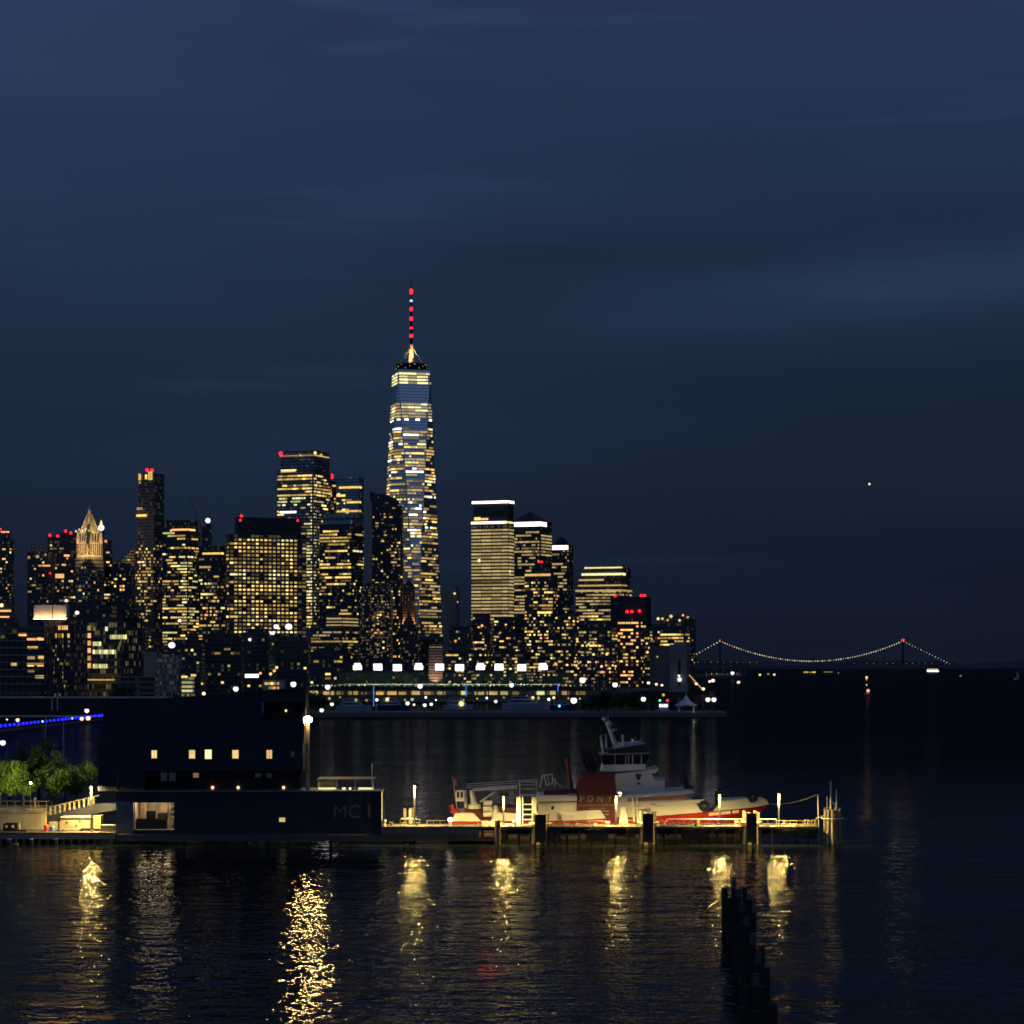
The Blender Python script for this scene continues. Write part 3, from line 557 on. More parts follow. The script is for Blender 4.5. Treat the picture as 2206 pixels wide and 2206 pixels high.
# nearer neighbourhood on the left
tower('low block with peach lit floors at the very edge of the picture', 0, 40, 1338, 1500, cw=7, fh=8, zones=[Zn(1345, 1440, 'sparse', .2, 'orange')], tiers=[(0, 32, 1300)], bands=[(0, 24, 1316, 4, 'orange'), (0, 20, 1329, 3, 'orange')], lights=[(4, 1304, 4, 'lampo')], name='apartment_block', cat='apartment block')
r_ = tower('terraced block of long balcony slabs with a few orange lit rooms', 0, 112, 1350, 1250, cw=12, fh=15.5, wall=(.09, .085, .08), p=.05, zones=[], name='apartment_block', cat='apartment block', bot=1500)
for q in range(8): MB().box((-.5, -1.6, (Z(1366 + q * 15.5, 1250) - 2)), (X(112, 1250) - X(0, 1250) + .5, 0, (Z(1366 + q * 15.5, 1250) - 1.55))).go('balcony_slab', concrete, r_)
scatter(r_, 38, 100, 1364, 1480, 1250, 4, 'orange', 14, 5, 3)
for (a_, b_, y_, c_) in ((40, 57, 1367, 'orange'), (58, 79, 1378, 'orange'), (82, 96, 1378, 'orange'), (59, 75, 1417, 'cream'), (82, 95, 1416, 'gold'), (58, 104, 1430, 'gold'), (24, 36, 1431, 'gold'), (76, 103, 1458, 'cream'), (60, 74, 1445, 'dim'), (2, 10, 1372, 'dim')):
    o_ = Vector(r_.location); a1 = P(a_, y_ - 3.2, 1249.4) - o_; b1 = P(b_, y_ + 3.2, 1249.4) - o_
    mobj('lit_window', [(a1.x, -.6, b1.z), (b1.x, -.6, b1.z), (b1.x, -.6, a1.z), (a1.x, -.6, a1.z)], [(0, 1, 2, 3)], E[c_], r_)
# glass tower carrying the glowing rooftop box
r_ = tower('glass apartment tower carrying a glowing translucent rooftop box', 96, 184, 1334, 1180, s=.25, side='R', cw=4.4, fh=14, wall=(.12, .12, .12), glass=(.04, .05, .055), p=.35, gl=.05, zones=[], name='glass_apartment_tower', cat='apartment tower')
scatter(r_, 115, 160, 1380, 1500, 1180, 22, 'dim', 2.2, 5, 9); scatter(r_, 115, 160, 1380, 1500, 1180, 8, 'cream', 2.2, 5, 19); scatter(r_, 124, 155, 1348, 1366, 1180, 16, 'orange', 5, 9, 10)
mb = MB(); w1, w2, hh = r_['_w']
for q in range(14): mb.box((w1 * q / 13 - .12, -.5, 0), (w1 * q / 13 + .12, -.02, hh))
mb.go('mullions', dark_metal, r_)['kind'] = 'stuff'
mlan = paint('pale_screen', (.7, .62, .5), .7, var=.1)
for (a_, b_) in ((73, 112), (114, 143)):
    ob = bpy.data.objects.new('glowing_screen', bpy.data.meshes.new('glowing_screen')); mb = MB().box((0, 0, 0), ((b_ - a_) * 1180 / F, 8, Z(1304, 1180) - Z(1334, 1180)))
    ob.data.from_pydata([tuple(v) for v in mb.v], [], mb.f); ob.data.materials.append(mlan); sc.collection.objects.link(ob); ob.parent = r_; ob.rotation_euler.z = -r_.rotation_euler.z
    loc_ = r_.rotation_euler.to_matrix().inverted() @ Vector((X(a_, 1176) - r_.location.x, -4, Z(1334, 1180) - 2 + .02)); ob.location = loc_
    for q in range(3):
        lq = plight(r_, loc_ + r_.rotation_euler.to_matrix().inverted() @ Vector(((q + .5) / 3 * (b_ - a_) * 1180 / F, -1.6, .4)), 330, (1, .66, .30), .3, 'SPOT', (math.radians(155), 0, -r_.rotation_euler.z), math.radians(110))  # added spots in front, standing in for the box's inner light
    st = bpy.data.objects.new('light_strip', bpy.data.meshes.new('light_strip')); mb = MB().box((0, -.9, .0), ((b_ - a_) * 1180 / F, -.5, .25))  # added glowing strip in front; the box itself is plain paint
    st.data.from_pydata([tuple(v) for v in mb.v], [], mb.f); st.data.materials.append(E['lanternstrip']); sc.collection.objects.link(st); st.parent = r_; st.rotation_euler.z = -r_.rotation_euler.z; st.location = loc_
r_ = tower('long dark office block with greenish yellow window rows and a lit corner', 185, 300, 1340, 1300, s=.28, cw=7, fh=16.5, wall=(.10, .10, .085), p=.35, gl=.12, zones=[], name='office_block', cat='office block', tiers=[(200, 290, 1330)])
o_ = Vector(r_.location); w1, w2, hh = r_['_w']
def fpane(u0, u1, py, hpx, key, f='F'):
    z0, z1 = Z(py + hpx / 2, 1300) - 2, Z(py - hpx / 2, 1300) - 2; ux = w1 / ((300 - 185) * .72)
    mobj('lit_window', [((u0 - 185) * ux, -.3, z0), ((u1 - 185) * ux, -.3, z0), ((u1 - 185) * ux, -.3, z1), ((u0 - 185) * ux, -.3, z1)], [(0, 1, 2, 3)], E[key], r_)
for q, c_ in enumerate(('cream', 'orange', 'orange', 'orange', 'gold', 'orange')): fpane(185.5, 197, 1353 + q * 16.2, 10, c_)
for y_, n0, n1 in ((1372.5, 8, 16), (1387, 0, 4), (1404.5, 0, 11), (1435, 0, 7)):
    for q in range(n0, n1): fpane(202 + q * 4.9, 202 + q * 4.9 + 4, y_, 9, 'green' if q % 3 else 'pale')
fpane(230, 236, 1355, 9, 'green'); fpane(202, 208, 1355, 8, 'dim'); fpane(262, 266, 1388, 9, 'dim')
mb_ = MB().box((X(195, 1290) - o_.x, -9, Z(1466, 1290) - 2), (X(252, 1290) - o_.x, -1, Z(1463, 1290) - 2)); mb_.go('entrance_canopy', E['gold'], r_)
tower('plain pale stone building between the office block and the glass one', 310, 337, 1405, 1250, cw=80, fh=4000, wall=(.30, .26, .21), p=0, zones=[], name='masonry_block', cat='building')
tower('low glass building with pale horizontal bands behind the dark trees', 338, 392, 1410, 1240, s=.1, cw=6, fh=12, wall=(.2, .21, .2), glass=(.08, .1, .1), p=.6, gl=.05, zones=[], name='glass_building', cat='building')
tower('small glowing greenish glass cube beside the low glass building', 391, 416, 1458, 1200, cw=4, fh=9, wall=(.2, .25, .2), p=1, gl=.4, zones=[Zn(1460, 1490, 'full', 1, 'green')], name='glass_building', cat='building', bands=[(391, 404, 1453 + 5, 4, 'warm')])
tower('long low pale wall building under the plain stone building', 252, 335, 1458, 1190, cw=40, fh=12, wall=(.16, .15, .12), p=0, zones=[], name='masonry_block', cat='building')
left = [('dark mid-rise in front of the slim tall tower, few windows', 238, 312, 1352, 1700, .16), ('grey mid-rise with three warm windows, above the glowing cube', 392, 442, 1378, 1600, .10), ('grey mid-rise with long ledges under the golden grid block', 440, 520, 1372, 1650, .08),
        ('dark warehouse block with two pink roof floodlights', 520, 592, 1362, 1700, .07), ('dark warehouse with small lit sign row, beside the floodlit warehouse', 590, 664, 1378, 1750, .12), ('dark low block left of the first field floodlight', 662, 760, 1404, 1900, .14),
        ('dark mid-rise with a curved roof line behind the glowing rooftop box', 150, 240, 1304, 1900, .05), ('dark mid-rise behind the round-topped apartment tower', 755, 870, 1425, 1950, .12)]
for i, (lb, a_, b_, t_, d_, pr) in enumerate(left):
    tower(lb, a_, b_, t_, d_, s=(.15 if i % 2 else 0), cw=7, fh=9, wall=(.055, .055, .05), p=.12, gl=.05, zones=[Zn(t_ + 8, 1475, 'sparse', pr * .8, 'res')], tiers=[(a_ + 12, b_ - 22, t_ - 8)], name='mid_rise_block', cat='building', seed=200 + i,
          lights={3: [(595 - 8, 1352 + 12, 3.5, 'lampw'), (540, 1378, 3, 'lampw')], 0: [(296, 1340 + 14, 4, 'warm')]}.get(i, []))
def bulb_on(label, px, py, r, D, key='lampw', name='rooftop_floodlight', cat='floodlight', group=None, pole=3.0):
    e_ = empty(name, P(px, py, D) - Vector((0, 0, pole)), label, cat, group); e_['local'] = 1
    MB().tube((0, 0, 0), (0, 0, pole - r * .5), .14, .1).go('pole', dark_metal, e_)
    MB().ball((0, 0, pole), r, .85).go('lamp', E[key], e_)
    MB().lathe((0, 0, pole + r * .8), [(r * .9, 0), (r * .5, r * .3), (.05, r * .4)], 10).go('hood', dark_metal, e_); return e_
bulb_on('largest pinkish floodlight over the golden grid block, on a warehouse roof', 622, 1350, 2.4, 1690)
bulb_on('pinkish roof floodlight just left of the largest one', 595, 1350, 1.8, 1690)
bulb_on('small white floodlight below the pinkish pair', 585, 1364, 1.2, 1690)
bulb_on('solitary bluish white lamp above the low glass building', 370, 1390, 1.7, 1220)
bulb_on('small white roof lamp above the long office block', 166, 1320, 1.1, 1280); bulb_on('small white roof lamp above the curved dark roof', 143, 1294, 1.2, 1880)
bulb_on('white lamp at the foot of the office block with the green stairwell', 387, 1337, 1.2, 1690)
sgn = empty('lit_sign', P(542, 1455, 1150), 'elongated white lit sign low beneath the golden grid block', 'sign'); sgn['local'] = 1
MB().box((-3, 0, -1), (3.2, .5, .6)).go('lit_face', E['white'], sgn); MB().box((-3.3, .5, -1.3), (3.5, .9, .9)).go('sign_box', dark_metal, sgn); MB().tube((0, .7, -8), (0, .7, -1.3), .2).go('post', dark_metal, sgn)
low = empty('low_lit_building', (X(570, 1180), 1180, 2), 'low building with golden lit front under the warehouse', 'building'); low['local'] = 1
MB().box((-1, 0, 0), (X(612, 1180) - X(570, 1180), 12, Z(1462, 1180) - 2)).go('walls', concrete, low); MB().box((-2, -1, Z(1462, 1180) - 2), (X(614, 1180) - X(570, 1180), 13, Z(1460, 1180) - 2)).go('roof', dark_metal, low)
scatter(low, 570, 605, 1470, 1478, 1180, 14, 'gold', 6, 5, 21)
for q, (px, py) in enumerate(((591, 1445), (596, 1438), (583, 1452))): MB().ball(P(px, py, 1175) - Vector(low.location), .7).go('lamp', E['orange'], low)

# ------------------------------------------------------------------ sports pier with floodlights (far pier)
DP = 1560.0
pier_c = paint('pier_concrete', (.11, .11, .10), .9)
pr = empty('sports_pier', (X(662, DP), DP, 0), 'long two-storey pier with lit ground-floor bays and a netted sports field on its roof', 'pier'); pr['local'] = 1
def lp(root, px, py, D): o = Vector(root.location); return P(px, py, D) - o
x0_, x1_ = 0, X(1272, DP) - X(662, DP)
MB().box((x0_, 0, .6), (x1_, 190, 2.4)).go('quay', pier_c, pr)
MB().box((x0_, 6, 2.4), (x1_, 190, 5.2)).go('ground_floor', paint('pier_wall', (.12, .13, .11), .8), pr)
MB().box((x0_ - 1, 0, 8.0), (x1_ + 1, 192, 10.4)).go('upper_deck', dark_metal, pr)
MB().box((x0_, 4, 5.2), (x1_, 190, 8.0)).go('back_wall', paint('pier_back_wall', (.35, .36, .3), .8), pr)
mb = MB()
for i in range(26): mb.box((x0_ + i * (x1_ - x0_) / 25 - .4, .6, 2.4), (x0_ + i * (x1_ - x0_) / 25 + .4, 1.4, 8.0))
mb.go('columns', pier_c, pr)['kind'] = 'stuff'
for i in range(22):
    a_ = 668 + i * 27.2 + R.uniform(-2, 3); b_ = a_ + R.uniform(11, 23)
    if a_ < 1258 and i not in (11, 17): q0 = lp(pr, a_, 1497, DP); q1 = lp(pr, b_, 1490 + R.uniform(-1, 1), DP); MB().box((q0.x, 3.2, q0.z), (q1.x, 3.9, q1.z)).go('lit_bay', E[R.choice(('cream', 'cream', 'dim', 'green', 'gold'))], pr)
for i in range(62):
    px = 667 + i * 9.7 + R.uniform(-4, 4); MB().ball(lp(pr, px, 1477 + R.uniform(-1.5, 1), DP - .5), R.uniform(.3, .7), n=6, m=4).go('deck_lamp', E[R.choice(('green', 'dim', 'cream', 'gold'))], pr)
for i in range(22):
    px = 676 + i * 27 + R.uniform(-9, 9); MB().ball(lp(pr, px, R.choice((1503, 1506, 1509)) + R.uniform(-1.5, 1.5), DP - 6), R.uniform(.45, .95), n=8, m=5).go('quay_lamp', E[R.choice(('cream', 'pale', 'green', 'white', 'gold'))], pr)
MB().box((x0_ + 4, 12, 10.4), (x1_ - 4, 186, 10.5)).go('sports_turf', paint('turf', (.05, .13, .04), .9), pr)
mb = MB(); H0 = 10.4; H1 = Z(1449, DP)
for i in range(23):
    xx = x0_ + 8 + i * (x1_ - 16) / 22; mb.tube((xx, 8, H0), (xx, 8, H1), .16, n=5).tube((xx, 186, H0), (xx, 186, H1), .16, n=5)
mb.tube((x0_ + 8, 8, H1), (x1_ - 8, 8, H1), .14, n=4).tube((x0_ + 8, 186, H1), (x1_ - 8, 186, H1), .14, n=4)
mb.go('net_posts', dark_metal, pr)
m, t, o = newmat('field_netting'); tr = t.nodes.new('ShaderNodeBsdfTransparent'); df = t.nodes.new('ShaderNodeBsdfDiffuse'); df.inputs[0].default_value = (.28, .34, .2, 1)
tl = t.nodes.new('ShaderNodeBsdfTranslucent'); tl.inputs[0].default_value = (.3, .36, .2, 1); ad = t.nodes.new('ShaderNodeMixShader'); t.links.new(df.outputs[0], ad.inputs[1]); t.links.new(tl.outputs[0], ad.inputs[2])
mx = t.nodes.new('ShaderNodeMixShader'); mx.inputs[0].default_value = .22; t.links.new(tr.outputs[0], mx.inputs[1]); t.links.new(ad.outputs[0], mx.inputs[2]); t.links.new(mx.outputs[0], o.inputs[0])
net = MB().add([(x0_+8, 8.2, H0), (x1_-8, 8.2, H0), (x1_-8, 8.2, H1), (x0_+8, 8.2, H1)], [(0,1,2,3)]).add([(x0_+8, 186, H0), (x1_-8, 186, H0), (x1_-8, 186, H1), (x0_+8, 186, H1)], [(0,1,2,3)]).go('netting', m, pr)
ordn = ['first', 'second', 'third', 'fourth', 'fifth', 'sixth', 'seventh', 'eighth', 'ninth', 'tenth']
flood = glow('stadium_lamp', (.93, .94, 1), 2.2, sample=True)
for i, px in enumerate((770, 814, 856, 902, 947, 990, 1035, 1075, 1124, 1170)):
    D = DP + 184
    e_ = empty('field_floodlight', (X(px, D), D, 10.5), f'{ordn[i]} from the left of the ten blinding white floodlights over the sports field', 'floodlight', 'floodlights over the sports field'); e_['local'] = 1
    zc = Z(1437 + (i % 3 - 1) * 1.2, D) - 10.5
    MB().tube((0, .6, 0), (0, .6, zc - 2), .28, .2).go('mast', dark_metal, e_)
    fr_ = MB()
    for q_ in (-1.3, 0, 1.3): fr_.box((-3.2, .42, zc + q_ - .12), (3.2, .7, zc + q_ + .12))
    fr_.go('frame', dark_metal, e_)
    for b_, n_ in enumerate((4, 4, 4) if i % 3 else (4, 4, 3)):
        for a_ in range(n_): MB().lathe((0, 0, 0), [(.88, 0), (.94, .1), (.88, .25)], 12).go('lamp_head', flood, e_).matrix_local = Matrix.Translation(((a_ - (n_ - 1) / 2) * 1.5 + R.uniform(-.08, .08), .25, zc - 1.5 + b_ * 1.5)) @ Matrix.Rotation(math.radians(100), 4, 'X')
    plight(e_, (0, -1, zc), 90000, (.9, 1, .72), 1.0, 'SPOT', (math.radians(-42), 0, 0), math.radians(80))

# ------------------------------------------------------------------ nearer park pier
DN = 1136.0
slab('park_pier_deck', [(X(585, DN), DN), (X(1565, DN), DN), (X(1560, 1190), 1190), (X(610, 1190), 1190)], .9, 2.0, pier_c)
wb = empty('quay_wall', (X(585, DN), DN - .5, 0), 'dark timber edge wall along the front of the park pier', 'quay wall'); wb['local'] = 1
mb = MB(); wl = X(1565, DN) - X(585, DN)
mb.box((0, 0, -.3), (wl, .5, 2.2))
for i in range(90): mb.tube((i * wl / 89, -.2, -.5), (i * wl / 89, -.2, 2.1), .22, n=6)
mb.go('timber_edge', timber, wb)
def globe_lamp(label, px, py, D, r, key='lampw', deck=2.0, cone=True, group='globe lamps on the piers'):
    e_ = empty('lamp_post', (X(px, D), D, deck), label, 'lamp post', group); e_['local'] = 1; h = Z(py, D) - deck
    MB().tube((0, 0, 0), (0, 0, h - r * .6), .13, .09, 8).lathe((0, 0, 0), [(.35, 0), (.3, .25), (.14, .5)], 10).go('pole', dark_metal, e_)
    MB().ball((0, 0, h), r).go('globe', E[key], e_); MB().lathe((0, 0, h + r * .75), [(r * .8, 0), (r * .35, r * .25), (.05, r * .45)], 12).go('cap', dark_metal, e_)
for a_ in (('white globe lamp on a short post at the left end of the park pier', 693, 1530, 1150, .95), ('pinkish globe lamp just above the left-end one on the park pier', 715, 1517, 1180, .85),
           ('globe lamp left of the orange one by the moored boats', 878, 1515, 1170, .95), ('globe lamp right of the orange one by the moored boats', 915, 1519, 1165, .85), ('globe lamp nearest the pale boat cabin on the park pier', 929, 1517, 1170, .75),
           ('upright white lamp alone before the white-hulled ship', 1068, 1511, 1165, .75), ('big pinkish globe lamp left of the dark tree mass', 1236, 1509, 1160, 1.5), ('pinkish globe lamp right of the dark tree mass', 1386, 1506, 1160, 1.15),
           ('left globe lamp of the pair at the end of the park pier', 1525, 1507, 1150, 1.1), ('right globe lamp of the pair at the end of the park pier', 1538, 1507, 1150, 1.1)): globe_lamp(*a_)
globe_lamp('small orange globe lamp among the white ones by the moored boats', 892, 1518, 1168, .55, 'lampo')
for a_ in (('tall white lamp left of the sports pier, over the black roof', 706, 1480, 1400, 1.5), ('bluish white lamp above the middle of the black roof', 508, 1484, 1120, 1.2), ('pinkish lamp above the right part of the black roof', 632, 1474, 1115, 1.3),
           ('small warm lamp above the left part of the black roof', 439, 1494, 1110, .8), ('white lamp before the fifth floodlight on the sports pier quay', 905, 1478, 1545, 1.6), ('white lamp before the eighth floodlight on the sports pier quay', 1102, 1476, 1545, 1.4),
           ('large pinkish lamp at the right end of the sports pier', 1255, 1465, 1545, 1.9), ('white lamp over the dark tree mass', 1325, 1475, 1545, 1.6), ('pale lamp left of the three-light boat', 1397, 1471, 1700, 1.0), ('warm lamp right of the pale one on the shore', 1414, 1474, 1700, .9), ('yellow lamp beside the vent tower on the shore', 1426, 1476, 1700, .85),
           ('warm lamp at the seaward end of the shore, beside the vent tower', 1500, 1473, 1900, 1.0), ('white lamp behind the globe pair on the headland', 1536, 1466, 2300, 1.6), ('yellow lamp left of the white one on the headland', 1529, 1468, 2300, 1.2), ('yellow lamp low on the headland point', 1515, 1484, 2000, 1.3), ('pale lamp far out on the headland', 1578, 1450, 4300, 3.0), ('warm lamp out on the low headland', 1591, 1470, 3600 - 400, 2.0)):
    globe_lamp(*a_, 'lampo' if 'warm' in a_[0] or 'yellow' in a_[0] else 'lampw', 2.0 if a_[3] < 2400 else 4.0)
for i, (px, yt, yb) in enumerate(((805, 1477, 1522), (1004, 1474, 1500), (1202, 1472, 1490))):
    e_ = empty('blue_lit_mast', (X(px, 1350), 1350, 0), ('tallest blue lit mast, above the moored boats', 'blue lit mast between the third and the middle lamp of the sports pier', 'shortest blue lit mast, toward the right end of the sports pier')[i], 'mast', 'blue lit masts'); e_['local'] = 1
    MB().tube((0, 0, 0), (0, 0, Z(yt, 1350)), .16, .1).go('mast', dark_metal, e_); MB().tube((0, -.25, Z(yb, 1350)), (0, -.25, Z(yt, 1350)), .16, n=6).go('light_tube', glow('blue_tube', (.03, .22, 1), 1.6), e_)
    MB().box((-.7, -.3, 0), (.7, .8, .5)).go('float', dark_metal, e_)
hullw = paint('hull_white', (.34, .36, .38), .35, var=.08); hullb = paint('hull_navy', (.02, .04, .10), .35); glassd = paint('dark_glass', (.01, .012, .016), .1)
def yacht(label, px0, px1, yw, D, hh, hull, cat='boat', name='moored_boat', decks=2, lit=()):
    k = D / F; Ln = (px1 - px0) * k; e_ = empty(name, (X(px0, D), D, 0), label, cat, 'boats moored behind the park pier'); e_['local'] = 1
    B = Ln * .11; vs, fs = [], []; st = 10
    for i in range(st + 1):
        f = i / st; hb = B * (1 if f < .6 else max(.03, 1 - ((f - .6) / .4) ** 2)) * (.8 + .2 * min(1, f * 4)); sh = hh * (1 + .35 * max(0, f - .5))
        vs += [(f * Ln * .97, B - hb * .7, -.3), (f * Ln, B - hb, sh), (f * Ln, B + hb, sh), (f * Ln * .97, B + hb * .7, -.3)]
    for i in range(st): a_ = 4 * i; fs += [(a_, a_+4, a_+5, a_+1), (a_+1, a_+5, a_+6, a_+2), (a_+2, a_+6, a_+7, a_+3), (a_+3, a_+7, a_+4, a_)]
    fs += [(0, 1, 2, 3), (4*st+3, 4*st+2, 4*st+1, 4*st)]
    mobj('hull', vs, fs, hull, e_)
    for d in range(decks):
        a0, a1 = Ln * (.12 + .07 * d), Ln * (.70 - .12 * d); z0 = hh + d * 2.0
        MB().add([(a0, B*.35, z0), (a1 + 1.5, B*.35, z0), (a1 + 1.5, B*1.65, z0), (a0, B*1.65, z0), (a0, B*.4, z0+1.9), (a1, B*.4, z0+1.9), (a1, B*1.6, z0+1.9), (a0, B*1.6, z0+1.9)], [(0,1,5,4),(1,2,6,5),(2,3,7,6),(3,0,4,7),(4,5,6,7)]).go('cabin', hullw, e_)
        MB().box((a0 + .6, B*.33, z0 + .8), (a1 - .4, B*.345, z0 + 1.45)).go('window_strip', glassd, e_)
    MB().tube((Ln * .4, B, hh + decks * 1.9), (Ln * .38, B, hh + decks * 1.9 + 3), .1, .06).go('mast', hullw, e_)
    for (px, py, r, key) in lit: MB().ball((X(px, D) - X(px0, D), 0, Z(py, D)), r).go('lamp', E[key], e_)
yacht('long white-hulled ship with a dark stripe moored behind the park pier', 1082, 1188, 1526, 1310, 3.6, hullw, 'ship', 'moored_ship', 2, [(1148, 1503, .8, 'pale'), (1160, 1503, .6, 'green'), (1193, 1503, .7, 'pale')])
yacht('dark navy boat at the bow of the white-hulled ship', 1185, 1240, 1526, 1290, 3.0, hullb, 'boat', 'moored_boat', 1, [(1205, 1521, .6, 'bluew')])
yacht('sleek pale motor yacht left of the tallest blue mast', 724, 800, 1524, 1300, 2.4, hullw, lit=[(767, 1508, .8, 'green')])
yacht('dark-hulled yacht between the blue mast and the orange lamp', 812, 880, 1526, 1310, 2.6, hullb, lit=[(834, 1507, 1.0, 'pale')])
yacht('pale boat with a lit cabin end, between the orange lamp and the white-hulled ship', 955, 1020, 1526, 1320, 2.6, hullw, lit=[(994, 1516, 1.4, 'pale')])
# small working boat with red and green lights
e_ = empty('harbour_boat', (X(1430, 1230), 1230, 0), 'small boat seen head-on with a row of lit windows and red and green lamps', 'boat'); e_['local'] = 1
MB().add([(-2.6,0,-.2),(2.6,0,-.2),(2.6,8,-.2),(-2.6,8,-.2),(-3,-.8,1.5),(3,-.8,1.5),(3,8.5,1.5),(-3,8.5,1.5)], [(0,1,5,4),(1,2,6,5),(2,3,7,6),(3,0,4,7),(4,5,6,7),(3,2,1,0)]).go('hull', hullw, e_)
MB().box((-2.3, 1, 1.5), (2.3, 6, 5.0)).go('cabin', hullw, e_); MB().tube((0, 3, 5), (0, 3, 10), .12).go('mast', dark_metal, e_)
for q in range(4): MB().box((-2.1 + q * 1.1, .8, 3.0), (-1.3 + q * 1.1, .96, 4.4)).go('lit_window', E['white'], e_)
MB().ball((-1.9, .8, 6.3), .55).go('green_lamp', E['grn'], e_); MB().ball((1.9, .8, 6.3), .65).go('red_lamp', E['red'], e_); MB().ball((0, 2.6, 9), .7).go('mast_lamp', E['warm'], e_)
# tent
e_ = empty('peaked_tent', (X(1478, 1155), 1155, 2), 'pale peaked fabric canopy on posts near the end of the park pier', 'tent'); e_['local'] = 1
vs = []; 
for rr_, zz in ((5.0, 3.2), (3.3, 4.0), (1.6, 5.6), (.5, 7.2), (.05, 8.6)):
    for k_ in range(12): t_ = 2 * math.pi * k_ / 12; q = rr_ * (1 + .05 * math.cos(4 * t_)); vs.append((q * math.cos(t_), q * math.sin(t_), zz - (.35 * abs(math.sin(2 * t_)) if rr_ > 3 else 0)))
mobj('fabric', vs, [(j*12+k_, j*12+(k_+1) % 12, (j+1)*12+(k_+1) % 12, (j+1)*12+k_) for j in range(4) for k_ in range(12)], paint('canvas', (.6, .58, .52), .8, var=.08), e_)
for sx in (-3.4, 3.4):
    for sy in (-3.4, 3.4): MB().tube((sx, sy, 0), (sx, sy, 3.3), .12).go('post', steel, e_)
plight(e_, (3, -7, 1.5), 260, (1, .85, .6))

# ------------------------------------------------------------------ trees
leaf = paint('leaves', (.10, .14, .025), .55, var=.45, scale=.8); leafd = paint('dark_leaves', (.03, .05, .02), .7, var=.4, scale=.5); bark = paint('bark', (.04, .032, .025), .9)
def tree_mesh(h, w, nleaf, ls, seed, lm):
    rr = random.Random(seed); mb = MB(); tips = []
    mb.tube((0, 0, 0), (.1, 0, h * .32), h * .028, h * .02, 8)
    for i in range(9):
        a_ = rr.uniform(0, 6.28); e2 = Vector((math.cos(a_) * w * rr.uniform(.2, .42), math.sin(a_) * w * rr.uniform(.2, .42), h * rr.uniform(.32, .9)))
        st = Vector((.1, 0, h * rr.uniform(.2, .34))); mid = st.lerp(e2, .5) + Vector((0, 0, h * .04)); mb.tube(st, mid, h * .014, h * .009, 6); mb.tube(mid, e2, h * .009, h * .003, 5); tips += [mid, e2]
    wood = (mb.v, mb.f)
    clumps = [(t_ + Vector((rr.uniform(-.1, .1) * w, rr.uniform(-.1, .1) * w, rr.uniform(-.05, .1) * h)), rr.uniform(.10, .2) * w) for t_ in tips for _ in range(3)]
    vs, fs = [], []
    for i in range(nleaf):
        c_, r_ = rr.choice(clumps); d = Vector((rr.gauss(0, 1), rr.gauss(0, 1), rr.gauss(0, .8))).normalized() * r_ * rr.random() ** .4
        p = c_ + d; 
        if p.z < h * .16: continue
        u = Vector((rr.uniform(-1, 1), rr.uniform(-1, 1), rr.uniform(-.6, .6))).normalized(); v = u.orthogonal().normalized(); s_ = ls * rr.uniform(.6, 1.3); n = len(vs)
        vs += [p - u * s_, p + v * s_ * .45, p + u * s_, p - v * s_ * .45]; fs.append((n, n+1, n+2, n+3))
    a_ = bpy.data.meshes.new('trunk'); a_.from_pydata([tuple(v) for v in wood[0]], [], wood[1]); a_.materials.append(bark)
    b_ = bpy.data.meshes.new('crown'); b_.from_pydata([tuple(v) for v in vs], [], fs); b_.materials.append(lm); return a_, b_
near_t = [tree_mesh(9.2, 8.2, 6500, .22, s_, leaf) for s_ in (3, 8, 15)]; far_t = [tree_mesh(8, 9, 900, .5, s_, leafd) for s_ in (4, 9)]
def tree(label, px, D, z, s_, i, near=True, group=None):
    a_, b_ = (near_t if near else far_t)[i % (3 if near else 2)]
    e_ = empty('leafy_tree', (X(px, D), D, z), label, 'tree', group, i * 1.7); e_.scale = ((s_ * .82,) * 3) if near else ((s_,) * 3)
    for nm, me in (('trunk', a_), ('crown', b_)): o_ = bpy.data.objects.new(nm, me); sc.collection.objects.link(o_); o_.parent = e_
for i, (px, D, s_, lb) in enumerate(((20, 392, 1.05, 'leafy tree lit green at the left edge, above the ribbed container'), (52, 381, .88, 'rounded leafy tree second from the left edge by the railing'), (84, 398, 1.22, 'tallest leafy tree, its top brightly lit yellow green'), (112, 383, .84, 'bushy tree right of the tallest one, behind the deck furniture'),
                                (140, 396, 1.0, 'leafy tree behind the ramp balusters'), (166, 386, .80, 'smaller dark leafy tree behind the mushroom lamp'), (192, 398, .86, 'dark leafy tree nearest the black building'), (2, 382, .85, 'leafy tree cut by the left edge of the picture'), (66, 408, 1.05, 'leafy tree partly hidden behind the tallest one'))):
    tree(lb, px, D, 2.1, s_, i, group='trees behind the container')
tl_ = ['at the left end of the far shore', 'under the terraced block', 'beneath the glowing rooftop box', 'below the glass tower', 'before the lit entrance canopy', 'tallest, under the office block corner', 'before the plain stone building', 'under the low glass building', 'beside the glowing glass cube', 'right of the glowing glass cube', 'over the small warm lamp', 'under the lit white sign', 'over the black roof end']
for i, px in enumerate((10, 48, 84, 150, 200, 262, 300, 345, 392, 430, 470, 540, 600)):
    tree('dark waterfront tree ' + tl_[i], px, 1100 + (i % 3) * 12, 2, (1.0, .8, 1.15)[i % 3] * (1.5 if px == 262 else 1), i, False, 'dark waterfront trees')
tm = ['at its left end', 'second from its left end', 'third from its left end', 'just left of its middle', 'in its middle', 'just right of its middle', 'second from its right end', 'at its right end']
for i in range(8): tree('dark rounded tree of the park pier grove, ' + tm[i], 1258 + i * 16.5, 1160 + (i % 2) * 10, 2, (.75, 1.0, 1.15, 1.2, 1.2, 1.15, 1.05, .8)[i], i, False, 'grove of dark trees on the park pier')
